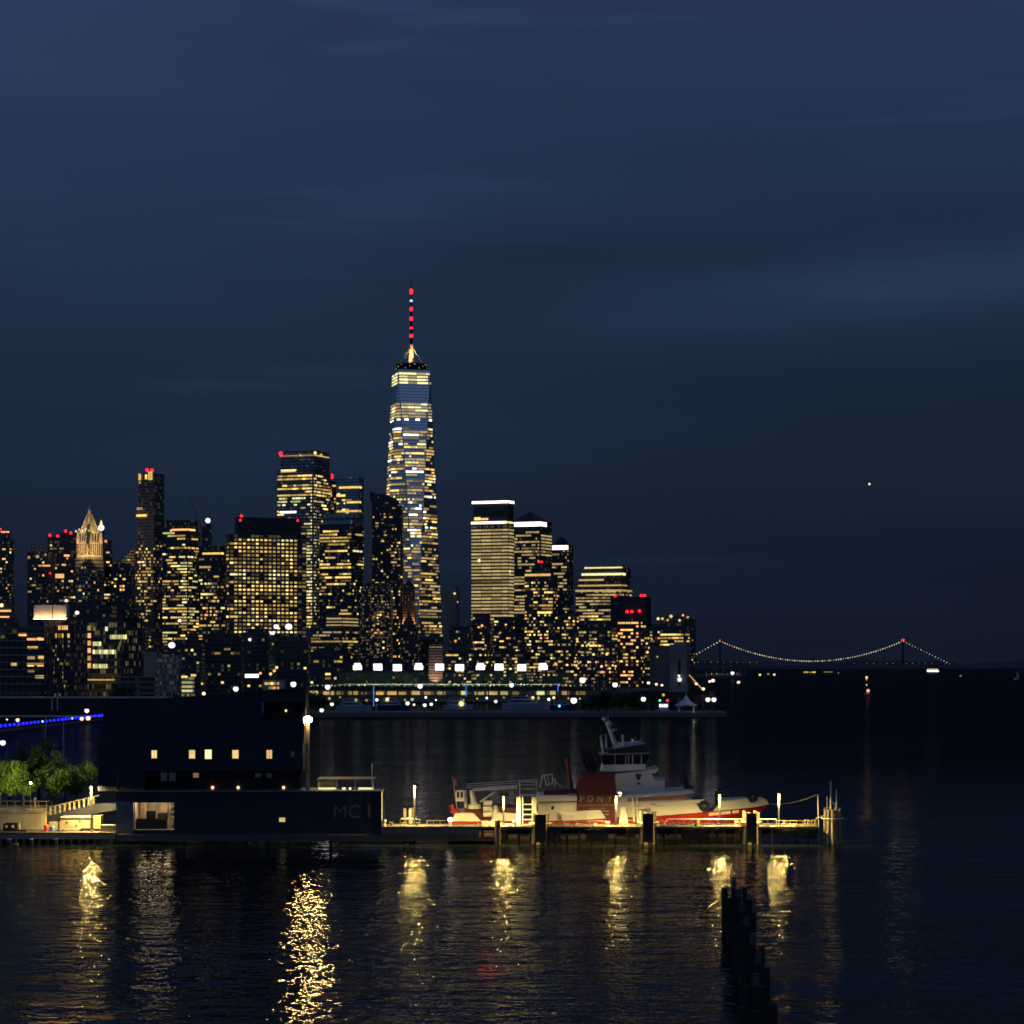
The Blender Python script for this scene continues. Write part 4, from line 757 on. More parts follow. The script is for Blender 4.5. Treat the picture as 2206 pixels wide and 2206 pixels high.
for i in range(3): tree('dark tree at the left end of the park pier, ' + ('closest to the black building', 'between two others', 'farthest from the black building')[i], 672 + i * 9, 1158 + i * 6, 2, (1.1, 1.15, .8)[i], i, False, 'trees at the left end of the park pier')

# ------------------------------------------------------------------ suspension bridge
DB = 16000.0
br = empty('suspension_bridge', (X(1551, DB), DB, 0), 'long suspension bridge outlined by strings of lights far across the bay', 'bridge'); br['local'] = 1
bo = Vector(br.location); far_steel = paint('far_steel', (.03, .032, .04), .8)
for px in (1551, 1945):
    mb = MB(); xx = X(px, DB) - bo.x
    for q in (-14, 14): mb.box((xx - 5, q - 5, 0), (xx + 5, q + 5, Z(1380, DB)))
    mb.box((xx - 5, -9, Z(1384, DB)), (xx + 5, 9, Z(1380, DB))).box((xx - 5, -9, Z(1405, DB)), (xx + 5, 9, Z(1402, DB)))
    tw = mb.go('tower', far_steel, br)
    for q in ((0,) if px == 1551 else (-2.2, 2.2)): MB().ball((xx + q * 2.4, -6, Z(1378.5, DB)), 5.0).go('beacon', glow('bridge_beacon', (1, .03, .05), .7 if px == 1551 else 2.2), br)
MB().box((X(1480, DB) - bo.x, -15, Z(1429, DB)), (X(2060, DB) - bo.x, 15, Z(1427.8, DB))).go('deck', far_steel, br)
def cab(px):
    if px < 1551: return 1381 + (1551 - px) * .56
    if px > 1945: return 1381 + (px - 1945) * .487
    u = (px - 1748) / 197.0; return 1424.5 - 43.5 * u * u
pts = [(1496 + i * 4, cab(1496 + i * 4)) for i in range(int((2050 - 1496) / 4) + 1)]
mb = MB()
for a_, b_ in zip(pts, pts[1:]): mb.tube(lp(br, *a_, DB) , lp(br, *b_, DB), 1.6, n=5)
mb.go('main_cable', far_steel, br)
cl_m = glow('cable_lamp', (1, .84, .48), 1.15, .75)
i = 0; px = 1501
while px < 2050:
    MB().ball(lp(br, px, cab(px), DB - 20), 3.6 if px < 1945 else 2.5, n=6, m=4).go('cable_lamp', cl_m, br); px += 5.0 if 1551 < px < 1945 else 6.2
for px in range(1504, 2050, 14):
    if px < 1640 or px > 1838: MB().ball(lp(br, px, 1426.5 + (px - 1500) * .006, DB - 20), 2.0, n=6, m=4).go('deck_lamp', E['gold'] if px % 3 else E['dim'], br)

# ------------------------------------------------------------------ craft out on the bay
def craft(name, label, cat, px, D, wpx, hpx, panes, hull=hullw, mast=None):
    k = D / F; w = wpx * k; h = hpx * k; e_ = empty(name, (X(px, D), D, 0), label, cat); e_['local'] = 1
    MB().add([(-w/2*.9,0,-.3),(w/2*.82,0,-.3),(w/2*.82,w*.2,-.3),(-w/2*.9,w*.2,-.3),(-w/2,-w*.02,h*.35),(w/2,0,h*.42),(w/2,w*.2,h*.42),(-w/2,w*.22,h*.35)], [(0,1,5,4),(1,2,6,5),(2,3,7,6),(3,0,4,7),(4,5,6,7),(3,2,1,0)]).go('hull', hull, e_)
    MB().box((-w*.36, w*.03, h*.38), (w*.34, w*.17, h*.78)).box((-w*.2, w*.05, h*.78), (w*.2, w*.15, h)).go('superstructure', hullw, e_)
    for (a_, b_, z0, z1, key) in panes: MB().box((a_ * w, w*.03 - .25 - w*.05, z0 * h), (b_ * w, w*.03 - .05 - w*.05, z1 * h)).go('lit_deck', E[key], e_)
    if mast: MB().tube((0, w*.1, h), (0, w*.1, h + mast * k), .25, .12, 6).go('mast', dark_metal, e_)
    return e_
craft('passenger_ferry', 'brightly lit ferry under the right end of the bridge', 'ferry', 2010, 7400, 27, 9, [(-.45, .45, .25, .55, 'white'), (-.45, .4, .62, .95, 'warm'), (-.5, -.38, .45, .8, 'orange')])
craft('anchored_barge', 'long barge with a row of yellow lights beneath the bridge span', 'barge', 1744, 6600, 28, 5, [(-.46, -.1, .4, .95, 'warm'), (.02, .14, .4, .8, 'gold'), (.2, .46, .4, .95, 'warm')], hullb)
craft('anchored_barge', 'dimmer barge right of the yellow-lit one', 'barge', 1784, 7000, 22, 4, [(-.45, .45, .4, .95, 'dim')], hullb)
craft('small_motorboat', 'tiny boat with one faint light right of the dimmer barge', 'boat', 1806, 6600, 5, 3, [(-.3, .3, .3, .9, 'dim')])
craft('small_motorboat', 'tiny pale boat right of the ferry', 'boat', 2070, 5000, 8, 3, [(-.3, .1, .3, .9, 'cream')])
s_ = craft('sailing_boat', 'faint sailing boat near the right edge of the picture', 'sailboat', 2190, 3900, 12, 4, [(-.4, -.25, .3, .9, 'dim')], hullw, 16)
MB().add([(.5, .6, 4), (.5, .8, 14), (4.6, .6, 4.2), (.5, .9, 4)], [(0, 1, 2), (3, 2, 1), (0, 2, 3)]).go('sail', paint('sailcloth', (.6, .6, .6), .8), s_)
tg = craft('tugboat', 'small dark tugboat with a column of mast lamps and a red lamp', 'tugboat', 1869, 1900, 16, 9, [], hullb, 28)
MB().ball((.3, -1, Z(1488, 1900)), 1.15).go('red_lamp', glow('tug_red', (1, .18, .12), 3.0, sample=True), tg)
for py, r, key in ((1459.5, .95, 'orange'), (1464, .6, 'cream'), (1475.5, .55, 'green')): MB().ball((-.6, .8, Z(py, 1900)), r).go('mast_lamp', E[key], tg)
for i, (px, D, key, lb) in enumerate(((1637, 5200, 'warm', 'small boat with one yellow lamp off the headland, nearest to it'), (1655, 5600, 'gold', 'small boat with a gold lamp off the headland, between two others'), (1668, 5300, 'warm', 'small boat with a yellow lamp off the headland, farthest out'))):
    b_ = craft('small_motorboat', lb, 'boat', px, D, 6, 3, [(-.35, .35, .4, 1.6, key)])
# far shore lamps on the headland: short pale masts of a marina
mr = empty('marina', (X(1545, 4400), 4400, 4), 'marina of thin pale masts and low sheds on the headland', 'marina'); mr['local'] = 1
for i in range(16):
    px = 1520 + i * 6 + R.uniform(-2, 2); MB().tube(Vector((X(px, 4350) - mr.location.x, -60 + R.uniform(0, 40), -3)), Vector((X(px, 4350) - mr.location.x, -50, R.uniform(8, 20))), .5, .3, 5).go('boat_mast', white_paint, mr)
for i in range(7): px = 1522 + i * 11; MB().box((X(px, 4350) - mr.location.x, -45, 0), (X(px + 8, 4350) - mr.location.x, -30, R.uniform(3, 7))).go('shed', concrete, mr); MB().ball((X(px, 4350) - mr.location.x, -48, 4), .9).go('lamp', E[R.choice(('dim', 'gold'))], mr)
cr = empty('lit_gangway_crane', (X(1490, 1950), 1950, 2), 'thin slanting boom edged in orange light beside the vent tower', 'crane'); cr['local'] = 1
MB().tube((-2, 0, 14), (9, 0, -1.0 + 3), .35, n=6).go('boom', glow('boom_light', (1, .5, .15), .9), cr); MB().tube((-2, .4, 0), (-2, .4, 15), .4).go('mast', dark_metal, cr)
# aircraft: one bright landing light low in the sky, one faint high up
for nm, px, py, D, r, key in (('airliner with a bright landing light low above the water', 1872, 1043, 9000, 4.2, 'pale'), ('faint airliner high above the skyscraper', 1233, 213, 12000, 1.5, 'dim')):
    e_ = empty('airliner', P(px, py, D), nm, 'aircraft'); e_['local'] = 1; k_ = .5
    MB().lathe((0, 0, 0), [(.1, -8), (1.2, -6.5), (1.6, -3), (1.6, 5), (.8, 8), (.1, 9.5)], 10).go('fuselage', dark_metal, e_).rotation_euler = (math.radians(90), 0, 0)
    MB().box((-14, -1, -.3), (14, 1.5, .1)).go('wing', dark_metal, e_); MB().box((-.2, 7, 0), (.2, 9, 4)).go('tail_fin', dark_metal, e_); MB().ball((0, -9.8, -.4), r, n=8, m=5).go('landing_light', E[key], e_)

# ------------------------------------------------------------------ blue-lit quay and dark pier shed on the left
sh = empty('pier_shed', (X(-60, 1062), 1062, 0), 'long low black pier shed with a pale roof edge behind the blue lights', 'shed'); sh['local'] = 1
so_ = Vector(sh.location); zt_ = Z(1504, 1062)
MB().box((0, 0, 2.4), (X(352, 1062) - so_.x, 14, zt_)).go('walls', paint('black_cladding', (.012, .012, .013), .8), sh)
MB().box((-.3, -.5, zt_), (X(354, 1062) - so_.x, 14.5, zt_ + .42)).go('roof_edge', steel, sh); MB().box((-.3, -.6, 1.6), (X(222, 1062) - so_.x, 0, 2.4)).go('sill_beam', steel, sh)
for px in (112, 124, 356, 370): MB().box((X(px, 1062) - so_.x - .25, -.35, 4.5 if px < 200 else zt_), (X(px, 1062) - so_.x + .25, -.05, zt_ if px < 200 else zt_ + 3)).go('pilaster', steel, sh)
bq = empty('floating_walkway', (X(-20, 850), 850, 0), 'low floating walkway edged with glowing blue bulbs', 'walkway'); bq['local'] = 1
A_ = Vector((X(-20, 850), 850, 0)); B_ = Vector((X(226, 1055), 1055, 0)); dr = (B_ - A_).normalized(); nr = Vector((-dr.y, dr.x, 0))
MB().add([Vector((0,0,0)), B_ - A_, B_ - A_ + nr * 3, nr * 3, Vector((0,0,.9)), B_ - A_ + Vector((0,0,.9)), B_ - A_ + nr * 3 + Vector((0,0,.9)), nr * 3 + Vector((0,0,.9))], [(0,1,5,4),(1,2,6,5),(2,3,7,6),(3,0,4,7),(4,5,6,7)]).go('float', pier_c, bq)
for i, px in enumerate((12, 31, 50, 67, 83, 100, 117, 134, 149, 164, 184, 205, 2, 22, 41, 58, 75, 92, 109, 126, 142, 156, 171, 196, 214, 220)):
    f_ = (px + 20) / 246.0; q_ = (B_ - A_) * f_; D_ = (A_ + q_).y
    # walk along the edge to the point that lies on this bearing
    for _ in range(4): q_ = (B_ - A_) * min(1, max(0, (q_.length / (B_ - A_).length) + (px - (CX + F * (A_.x + q_.x) / (A_.y + q_.y))) / 246.0))
    MB().tube(q_ + Vector((0, -.3, .9)), q_ + Vector((0, -.3, 2.0)), .1, n=5).go('bulb_stem', dark_metal, bq); MB().ball(q_ + Vector((0, -.3, 2.7)), .52 if px not in (92, 156) else .4).go('blue_bulb', E['blue'] if px not in (92, 156) else E['bluew'], bq)
globe_lamp('white ball lamp high over the orange pair at the end of the blue lights', 187, 1531, 1050, .95, 'lampw', .5)
globe_lamp('left orange lamp of the pair at the end of the blue lights', 176, 1548, 1049, .85, 'lampo', .5); globe_lamp('right orange lamp of the pair at the end of the blue lights', 190, 1547, 1049, 1.0, 'lampo', .5)
globe_lamp('small warm lamp above the left part of the blue lights', 38, 1551, 1000, .75, 'lampo', .5); globe_lamp('tiny dim lamp left of the small warm one over the blue lights', 15, 1550, 1000, .35, 'lampw', .5)
for px, lb in ((98, 'thin pale flagpole on the left, in front of the blue lights'), (137, 'thin pale flagpole on the right, in front of the blue lights')):
    e_ = empty('flagpole', (X(px, 415), 415, 2.1), lb, 'pole'); e_['local'] = 1
    MB().tube((0, 0, 0), (0, 0, Z(1543, 415) - 2.1), .12, .09).go('pole', steel, e_); MB().lathe((0, 0, 0), [(.3, 0), (.25, .3), (.13, .35)], 10).go('base', steel, e_); MB().ball((0, 0, Z(1543, 415) - 2.1), .14).go('finial', steel, e_)
globe_lamp('big oval white lamp above the trees at the left edge', 6, 1600, 440, .5, 'lampw', 2.1)

# ================================================================== the near pier: station, walkway, fireboat
navy = paint('navy_metal_cladding', (.013, .018, .032), .55, .2, var=.12, scale=.3)
navyd = paint('dark_soffit', (.012, .013, .018), .7)
D0 = 333.0
def seam_mat():
    m, t, o = newmat('standing_seam_cladding'); b = t.nodes.new('ShaderNodeBsdfPrincipled'); t.links.new(b.outputs[0], o.inputs[0])
    b.inputs['Roughness'].default_value = .5; b.inputs['Metallic'].default_value = .25
    c = t.nodes.new('ShaderNodeTexCoord'); s_ = t.nodes.new('ShaderNodeSeparateXYZ'); t.links.new(c.outputs['Object'], s_.inputs[0])
    n = nd(t, 'ShaderNodeTexNoise', i_2=.25, i_3=4.0); t.links.new(c.outputs['Object'], n.inputs['Vector'])
    t.links.new(ramp(t, n.outputs['Fac'], [(.3, (.006, .010, .019)), (.7, (.011, .017, .029))]), b.inputs['Base Color'])
    fr = mth(t, 'FRACT', mth(t, 'MULTIPLY', s_.outputs[0], 2.2)); r_ = mth(t, 'LESS_THAN', fr, .08)
    bp = t.nodes.new('ShaderNodeBump'); bp.inputs['Strength'].default_value = .8; bp.inputs['Distance'].default_value = .05; t.links.new(r_, bp.inputs['Height']); t.links.new(bp.outputs[0], b.inputs['Normal'])
    return m
seam = seam_mat()
stn = empty('marine_station', (X(450, D0), D0, 1.3), 'large black boathouse with lit square windows, a lit garage bay and the letters MC I', 'building')
# lower storey with openings
def wall_with_holes(px0, px1, y0, y1, holes, D, th, name, mat, parent):
    """front wall as butted blocks around rectangular openings (one row of holes)"""
    mb = MB(); holes = sorted(holes); cur = px0
    for (a, b, ya, yb) in holes:
        mb.pbox(cur, a, y0, y1, D, D + th)
        mb.pbox(a, b, y0, ya, D, D + th); mb.pbox(a, b, yb, y1, D, D + th); cur = b
    mb.pbox(cur, px1, y0, y1, D, D + th); return mb.go(name, mat, parent)
wall_with_holes(250, 822, 1706, 1797, [(287, 375, 1729, 1788), (601, 615, 1761, 1771)], D0, .35, 'lower_wall', seam, stn)
MB().pbox(250, 287, 1727, 1797, D0 - .12, D0 - .002).go('pale_corner_panel', paint('grey_panel', (.10, .105, .12), .6), stn)
MB().box((X(250, D0), D0 + .36, Z(1797, D0)), (X(254, D0), D0 + 9, Z(1706, D0))).box((X(818, D0), D0 + .36, Z(1797, D0)), (X(822, D0), D0 + 9, Z(1706, D0))).box((X(250, D0), D0 + 9.01, Z(1797, D0)), (X(822, D0), D0 + 9.3, Z(1706, D0))).go('lower_side_walls', seam, stn)
MB().pbox(249, 824, 1703.5, 1706, D0 - .1, D0 + 9.4).go('terrace_floor', paint('roof_edge_metal', (.12, .13, .15), .5), stn)
MB().tube(P(822, 1706, D0 - .02), P(823, 1796, D0 - .02), .06).go('downpipe', steel, stn)
# garage interior
gi = MB().pbox(287, 375, 1729, 1788.5, D0 + 6.0, D0 + 6.2).go('garage_back_wall', paint('cream_wall', (.55, .48, .36), .8), stn)
MB().box((X(284, D0), D0 + .36, Z(1728, D0)), (X(378, D0), D0 + 6.2, Z(1726.5, D0))).go('garage_ceiling', white_paint, stn)
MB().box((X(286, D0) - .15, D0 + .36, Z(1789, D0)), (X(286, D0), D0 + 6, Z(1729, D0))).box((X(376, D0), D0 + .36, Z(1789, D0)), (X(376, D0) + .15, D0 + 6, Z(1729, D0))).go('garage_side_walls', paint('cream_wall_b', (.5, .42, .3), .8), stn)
MB().box((X(284, D0), D0 + .36, Z(1790.5, D0)), (X(378, D0), D0 + 6.2, Z(1789, D0))).go('garage_floor', concrete, stn)
g_ = MB(); g_.box((X(288, D0), D0 + 2.5, Z(1788.8, D0)), (X(352, D0), D0 + 4, Z(1767, D0))).box((X(309, D0), D0 + 2.6, Z(1767, D0)), (X(328, D0), D0 + 3.4, Z(1750, D0))).box((X(331, D0), D0 + 3.5, Z(1767, D0)), (X(352, D0), D0 + 4.2, Z(1756, D0))).go('dark_workbench', black_rubber, stn)
MB().box((X(293, D0), D0 + 4.6, Z(1766, D0)), (X(306, D0), D0 + 4.9, Z(1733, D0))).box((X(334, D0), D0 + 4.6, Z(1754, D0)), (X(351, D0), D0 + 4.9, Z(1735, D0))).go('cupboard', paint('tan_cupboard', (.4, .27, .17), .7), stn)
shelf = MB()
for q in range(4): shelf.box((X(356, D0), D0 + 4.2, Z(1742 + q * 12, D0)), (X(374, D0), D0 + 5.8, Z(1740.6 + q * 12, D0)))
for xx in (356, 374): shelf.box((X(xx, D0) - .04, D0 + 4.1, Z(1788, D0)), (X(xx, D0) + .04, D0 + 4.2, Z(1731, D0)))
shelf.go('shelving', steel, stn)
for q in range(3): plight(stn, Vector((X(302 + q * 26, D0), D0 + 2.6, Z(1731, D0) - .15)) - Vector(stn.location), 75, (1, .76, .45), .3)
for q in range(3): MB().box((X(300 + q * 26, D0), D0 + 2.2, Z(1728.6, D0)), (X(307 + q * 26, D0), D0 + 3.0, Z(1729.6, D0))).go('ceiling_lamp', glow('garage_lamp', (1, .85, .6), 6, sample=True), stn)
MB().pbox(289, 290.5, 1730, 1788, D0 + 1, D0 + 1.1).pbox(308, 309, 1730, 1788, D0 + 1, D0 + 1.1).go('door_rails', dark_metal, stn)
# recessed middle storey
MB().box((X(312, D0), D0 + 4, Z(1706, D0) + .17), (X(640, D0), D0 + 7.6, Z(1662, D0))).go('recessed_storey', navyd, stn)
MB().box((X(250, D0) + .3, D0 + .4, Z(1706, D0) + .17), (X(311, D0), D0 + 8, Z(1661, D0))).go('stair_block', seam, stn)
dimg = glow('dim_room', (.22, .24, .34), .045)
for px in (344, 363): MB().box((X(px - 7, D0), D0 + 3.9, Z(1686, D0)), (X(px + 7, D0), D0 + 3.99, Z(1667, D0))).go('dim_window', dimg, stn)
for px, key in ((414, glow('dim_amber_room', (.6, .36, .2), .35)), (549, dimg), (574, dimg)): MB().box((X(px - 6, D0), D0 + 3.9, Z(1678, D0)), (X(px + 6, D0), D0 + 3.99, Z(1668, D0))).go('dim_window', key, stn)
for px, key in ((458, 'lampo'), (513, 'lampo'), (611, 'lampo')):
    MB().ball(P(px, 1696.5, D0 + 3.6), .2).go('wall_lamp', glow('red_wall_lamp', (1, .25, .16), 5) if px == 458 else E[key], stn); MB().box((X(px, D0) - .12, D0 + 3.7, Z(1692, D0)), (X(px, D0) + .12, D0 + 3.98, Z(1690, D0))).go('lamp_bracket', dark_metal, stn)
MB().pbox(601.5, 614.5, 1761.5, 1770.5, D0 + .2, D0 + .25).go('small_lit_window', E['cream'], stn)
MB().pbox(490, 505, 1722, 1737, D0 - .03, D0 - .004).go('wall_vent', navyd, stn)
# upper volume: chamfered left end, sloping roof
up = [(233, 1516), (211, 1603), (211, 1706), (250, 1706), (311, 1661), (650, 1661), (654, 1603), (656, 1482), (640, 1483)]
wins = [(332, 6.8, 9.5), (413.5, 7.6, 10), (448.5, 8.3, 11), (507, 7.8, 10), (580, 7, 10.2), (630.5, 5, 7)]
DU = D0 + .6
holes = [(c - w, c + w, 1625 - h, 1625 + h) for c, w, h in wins]
# the wall strip around the windows is butted from blocks; the rest of the volume is solid
wall_with_holes(311, 650, 1606, 1644, holes, DU, .5, 'window_wall', seam, stn)
MB().prism([(233, 1517.5), (211, 1603), (211, 1704), (250, 1704), (250, 1661), (311, 1661), (311, 1603), (311, 1606), (650, 1606), (654, 1600), (656, 1552), (563, 1552), (563, 1513), (656, 1513), (656, 1483)], DU, DU + .5).go('upper_wall', seam, stn)
MB().pbox(311, 650, 1644, 1661, DU, DU + .5).go('upper_wall_foot', seam, stn)
MB().prism([(233, 1517), (211, 1603), (211, 1704), (213, 1704), (213, 1604), (235, 1518)], DU + .51, DU + 7.5).go('end_wall', seam, stn)
MB().prism([(231, 1517.5), (233, 1514.5), (658, 1480), (658, 1483)], DU - .15, DU + 8).go('roof', seam, stn)
MB().prism([(652, 1661), (652, 1552), (656, 1552), (656, 1484), (653, 1484), (650, 1600), (650, 1661)], DU + .51, DU + 7.5).go('right_end_wall', navyd, stn)
MB().pbox(213, 650, 1659.5, 1661, DU + .51, DU + 7.5).go('soffit', navyd, stn)
MB().box((X(563, DU), DU + 3.0, Z(1552, DU)), (X(650, DU), DU + 3.2, Z(1513, DU))).box((X(563, DU), DU + .51, Z(1553.5, DU)), (X(652, DU), DU + 3.2, Z(1552, DU))).go('loggia_recess', navyd, stn)
MB().ball(P(616, 1531, DU + 2.6), .16).go('loggia_lamp', E['pale'], stn)
wg = [glow('window_room', (1, .72, .27), 1.0, .1), glow('window_room_bright', (1, .80, .44), 1.3), glow('window_room_amber', (1, .60, .22), .85), glow('window_room_dark', (.10, .11, .13), .12)]
for i, (c, w, h) in enumerate(wins):
    f_ = MB().pbox(c - w, c + w, 1625 - h, 1625 + h, DU + .32, DU + .36).go('lit_window' if i < 5 else 'dim_window', wg[(0, 0, 1, 0, 2, 3)[i]], stn)
    MB().pbox(c - w, c - w + 1, 1625 - h, 1625 + h, DU + .1, DU + .3).pbox(c + w - 1, c + w, 1625 - h, 1625 + h, DU + .1, DU + .3).pbox(c - w + 1, c + w - 1, 1625 - h, 1625 - h + 1, DU + .1, DU + .3).pbox(c - w + 1, c + w - 1, 1625 + h - 1, 1625 + h, DU + .1, DU + .3).go('frame', dark_metal, f_)
    if i in (0, 4): MB().pbox(c - .4, c + .4, 1625 - h + 1, 1625 + h - 1, DU + .2, DU + .28).go('glazing_bar', dark_metal, f_)
# letters
def text_part(s, px, py_base, hpx, D, mat, parent, name='lettering', sp=1.0, font_scale=1.0, width=None):
    cu = bpy.data.curves.new(name, 'FONT'); cu.body = s; cu.size = hpx * D / F / .72; cu.extrude = .015; cu.space_character = sp
    ob = bpy.data.objects.new(name, cu); sc.collection.objects.link(ob)
    me = bpy.data.meshes.new_from_object(ob.evaluated_get(bpy.context.evaluated_depsgraph_get())); bpy.data.objects.remove(ob)
    me.materials.clear(); me.materials.append(mat); ob = bpy.data.objects.new(name, me); sc.collection.objects.link(ob)
    xs = [v.co.x for v in me.vertices]; w = max(xs) - min(xs); k_ = (width * D / F / w) if width else 1
    for v in me.vertices: v.co.x = (v.co.x - min(xs)) * k_
    ob.parent = parent; ob.rotation_euler = (math.radians(90), 0, 0); ob.location = Vector((X(px, D), D, Z(py_base, D))) - Vector(parent.location); return ob
letm = paint('dull_letters', (.09, .093, .10), .6)
text_part('MC I', 719, 1762, 29, D0 - .02, letm, stn, 'lettering', 1.0, width=78)
# terrace canopy with lit bar on the low roof
MB().pbox(683, 806, 1677.5, 1680, D0 + 3, D0 + 9).go('canopy_roof', paint('canopy_metal', (.16, .155, .13), .6), stn)
for px in (685, 726, 765, 804): MB().tube(P(px, 1680, D0 + 3.2), P(px, 1703.5, D0 + 3.2), .06).go('canopy_post', steel, stn)
for a_, b_ in ((684, 723), (737, 744), (752, 756), (772, 805)): MB().pbox(a_, b_, 1697, 1702, D0 + 3.6, D0 + 4).go('lit_counter', E['pale'], stn)
MB().pbox(684, 725, 1684, 1697, D0 + 7, D0 + 7.2).go('canopy_screen', pale_timber, stn); plight(stn, P(702, 1684, D0 + 5) - Vector(stn.location), 22, (1, .8, .4), .3)
MB().tube(P(801.5, 1645, D0 + 2), P(801.5, 1703, D0 + 2), .045).go('antenna', steel, stn)
# float / barge under the building
bg_ = MB().pbox(246, 1030, 1798, 1812, D0 - .6, D0 + 12).prism([(246, 1812), (1030, 1812), (1076, 1812), (1076, 1806), (1030, 1806)], D0 - .3, D0 + 11).go('floating_barge', paint('barge_steel', (.05, .055, .055), .6, .2), None, loc=(X(640, D0), D0, 0)); tag(bg_, 'low dark floating steel platform carrying the black building', 'platform')
MB_ = MB()
for px in range(262, 800, 45): MB_.tube(P(px, 1805, D0 - .35), P(px, 1826, D0 - .35), .22)
tag(MB_.go('platform_piles', black_rubber, None, loc=(X(262, D0), D0, 0)), 'short black piles under the front edge of the black building', 'piles')

# tall lamp on its own mast behind the right end of the station
def big_lamp():
    D = 334.5; e_ = empty('mast_lamp', (X(663, D), D, 7.0), 'brightest lamp, on a yellow-lit mast at the right end of the black building', 'lamp post'); o_ = Vector(e_.location)
    MB().tube((o_.x, D, 6.98), (o_.x, D, Z(1557, D)), .3, .24, 10).go('mast', pale_timber, e_)
    MB().ball(P(663, 1550, D), .55, .8).go('lamp_globe', glow('mast_lamp_light', (1, .66, .22), 650, sample=True), e_)
    MB().lathe(P(663, 1550, D) + Vector((0, 0, .42)), [(.62, 0), (.3, .18), (.05, .25)], 12).go('cap', dark_metal, e_)
    MB().box((o_.x - .5, D - .3, Z(1602, D)), (o_.x + .1, D + .3, Z(1600, D))).go('bracket', pale_timber, e_)
big_lamp()

# walkway on the water in front of / beside the fireboat
deckm = paint('pale_deck', (.055, .048, .035), .75, var=.3, scale=1.2, bump=.3)
wk = empty('floating_walkway', (X(1030, D0), D0, 0), 'long pale timber walkway with white lattice railings in front of the fireboat', 'walkway')
MB().pbox(823, 1763, 1780.5, 1784.5, D0 - 1.2, D0 + 4.5).go('deck', deckm, wk)
MB().pbox(823, 1030, 1784.5, 1797.9, D0 - 1.1, D0 + 4.4).go('deck_fascia', paint('fascia', (.08, .085, .08), .8), wk)
MB().pbox(1030, 1763, 1784.6, 1789, D0 - 1.0, D0 - .7).pbox(1030, 1763, 1784.6, 1789, D0 + 4.0, D0 + 4.3).go('edge_beam', black_rubber, wk)
MB().pbox(1078, 1763, 1788, 1796.5, D0 + 4.31, D0 + 4.6).go('wave_board', black_rubber, wk)
for px in range(1040, 1762, 26): MB().tube(P(px, 1784, D0 + R.choice((-.6, 3.6))), P(px, 1822, D0), .16).go('pile', timber, wk)
for a_, b_, yb in ((1083, 1094, 1812), (1184, 1213, 1812), (1262, 1312, 1812), (1350, 1372, 1806), (1468, 1528, 1812), (1540, 1552, 1810), (1592, 1600, 1809), (1672, 1762, 1808)):
    m_ = MB(); n_ = max(1, int((b_ - a_) / 5))
    for q in range(n_): m_.pbox(a_ + q * 5, a_ + q * 5 + 4.3, 1785 + R.uniform(0, 3), yb + R.uniform(-1, 1), D0 - 1.5, D0 - 1.22)
    m_.go('fender_panel', black_rubber, wk)
for a_, b_ in ((1094, 1146), (1212, 1232), (1240, 1247), (1326, 1351), (1420, 1428), (1438, 1446)): MB().pbox(a_, b_, 1797, 1803, D0 + 2, D0 + 4).go('pontoon', paint('pontoon', (.6, .58, .48), .7), wk)
# lattice gangway rails
ml = MB(); zt0, zb0 = 1765, 1783
for Df in (D0 - .9, D0 + 2.0):
    ml.tube(P(1438, zt0, Df), P(1672, zt0, Df), .09).tube(P(1438, 1774, Df), P(1672, 1774, Df), .05).tube(P(1438, 1781, Df), P(1672, 1781, Df), .08)
    for q in range(14):
        px = 1438 + q * 18; ml.tube(P(px, zt0, Df), P(px, 1781, Df), .06)
        if q < 13: ml.tube(P(px, zt0 if q % 2 else 1781, Df), P(px + 18, 1781 if q % 2 else zt0, Df), .045)
    ml.tube(P(1431, 1775, Df), P(1438, zt0, Df), .08).tube(P(1431, 1775, Df), P(1438, 1781, Df), .08)
ml.go('lattice_railing', white_paint, wk)
mr_ = MB()
for (a_, b_, yt) in ((1030, 1064, 1769), (1178, 1208, 1768), (1338, 1374, 1768), (1414, 1432, 1768), (1674, 1760, 1768), (920, 960, 1768), (1214, 1300, 1769), (862, 905, 1765)):
    mr_.tube(P(a_, yt, D0 - .8), P(b_, yt, D0 - .8), .04).tube(P(a_, yt + 7, D0 - .8), P(b_, yt + 7, D0 - .8), .03)
    q = a_
    while q <= b_: mr_.tube(P(q, yt, D0 - .8), P(q, 1781, D0 - .8), .04); q += 14
mr_.go('pipe_railing', pale_timber, wk)
for px in (1735, 1741, 1750, 1756): MB().tube(P(px - 2, 1782, D0), P(px, 1765, D0), .09, .05).go('short_post', pale_timber, wk)
def deck_item(name, label, cat, build):
    e_ = empty(name, (0, 0, 0), label, cat); build(e_); return e_
# gear lying on the walkway
gear = [('mooring_bollard', 'pale bollard on the walkway by the black building', 828, .32, .9), ('mooring_bollard', 'pale bollard on the walkway under the second pale hull panel', 1108, .3, .8), ('mooring_bollard', 'pale bollard on the walkway below the boat name', 1308, .35, .7), ('mooring_bollard', 'pale bollard left of the black-faced pile cluster nearest the bow', 1586, .3, .8)]
for nm, lb, px, r, h in gear:
    o_ = MB().lathe((X(px, D0), D0 - .3, Z(1780.5, D0)), [(r, 0), (r * .8, .1), (r * .6, h * .6), (r, h * .75), (r * .9, h)], 12).go(nm, white_paint, None, loc=(X(px, D0), D0 - .3, Z(1780.5, D0))); tag(o_, lb, 'bollard')
o_ = MB().pbox(1502, 1507, 1766, 1780, D0 - .6, D0 - .2).go('equipment_cabinet', paint('yellow_paint', (.8, .6, .05), .5), None, loc=(X(1504, D0), D0 - .4, Z(1780.4, D0))); tag(o_, 'narrow yellow cabinet standing against the lattice railing', 'cabinet')
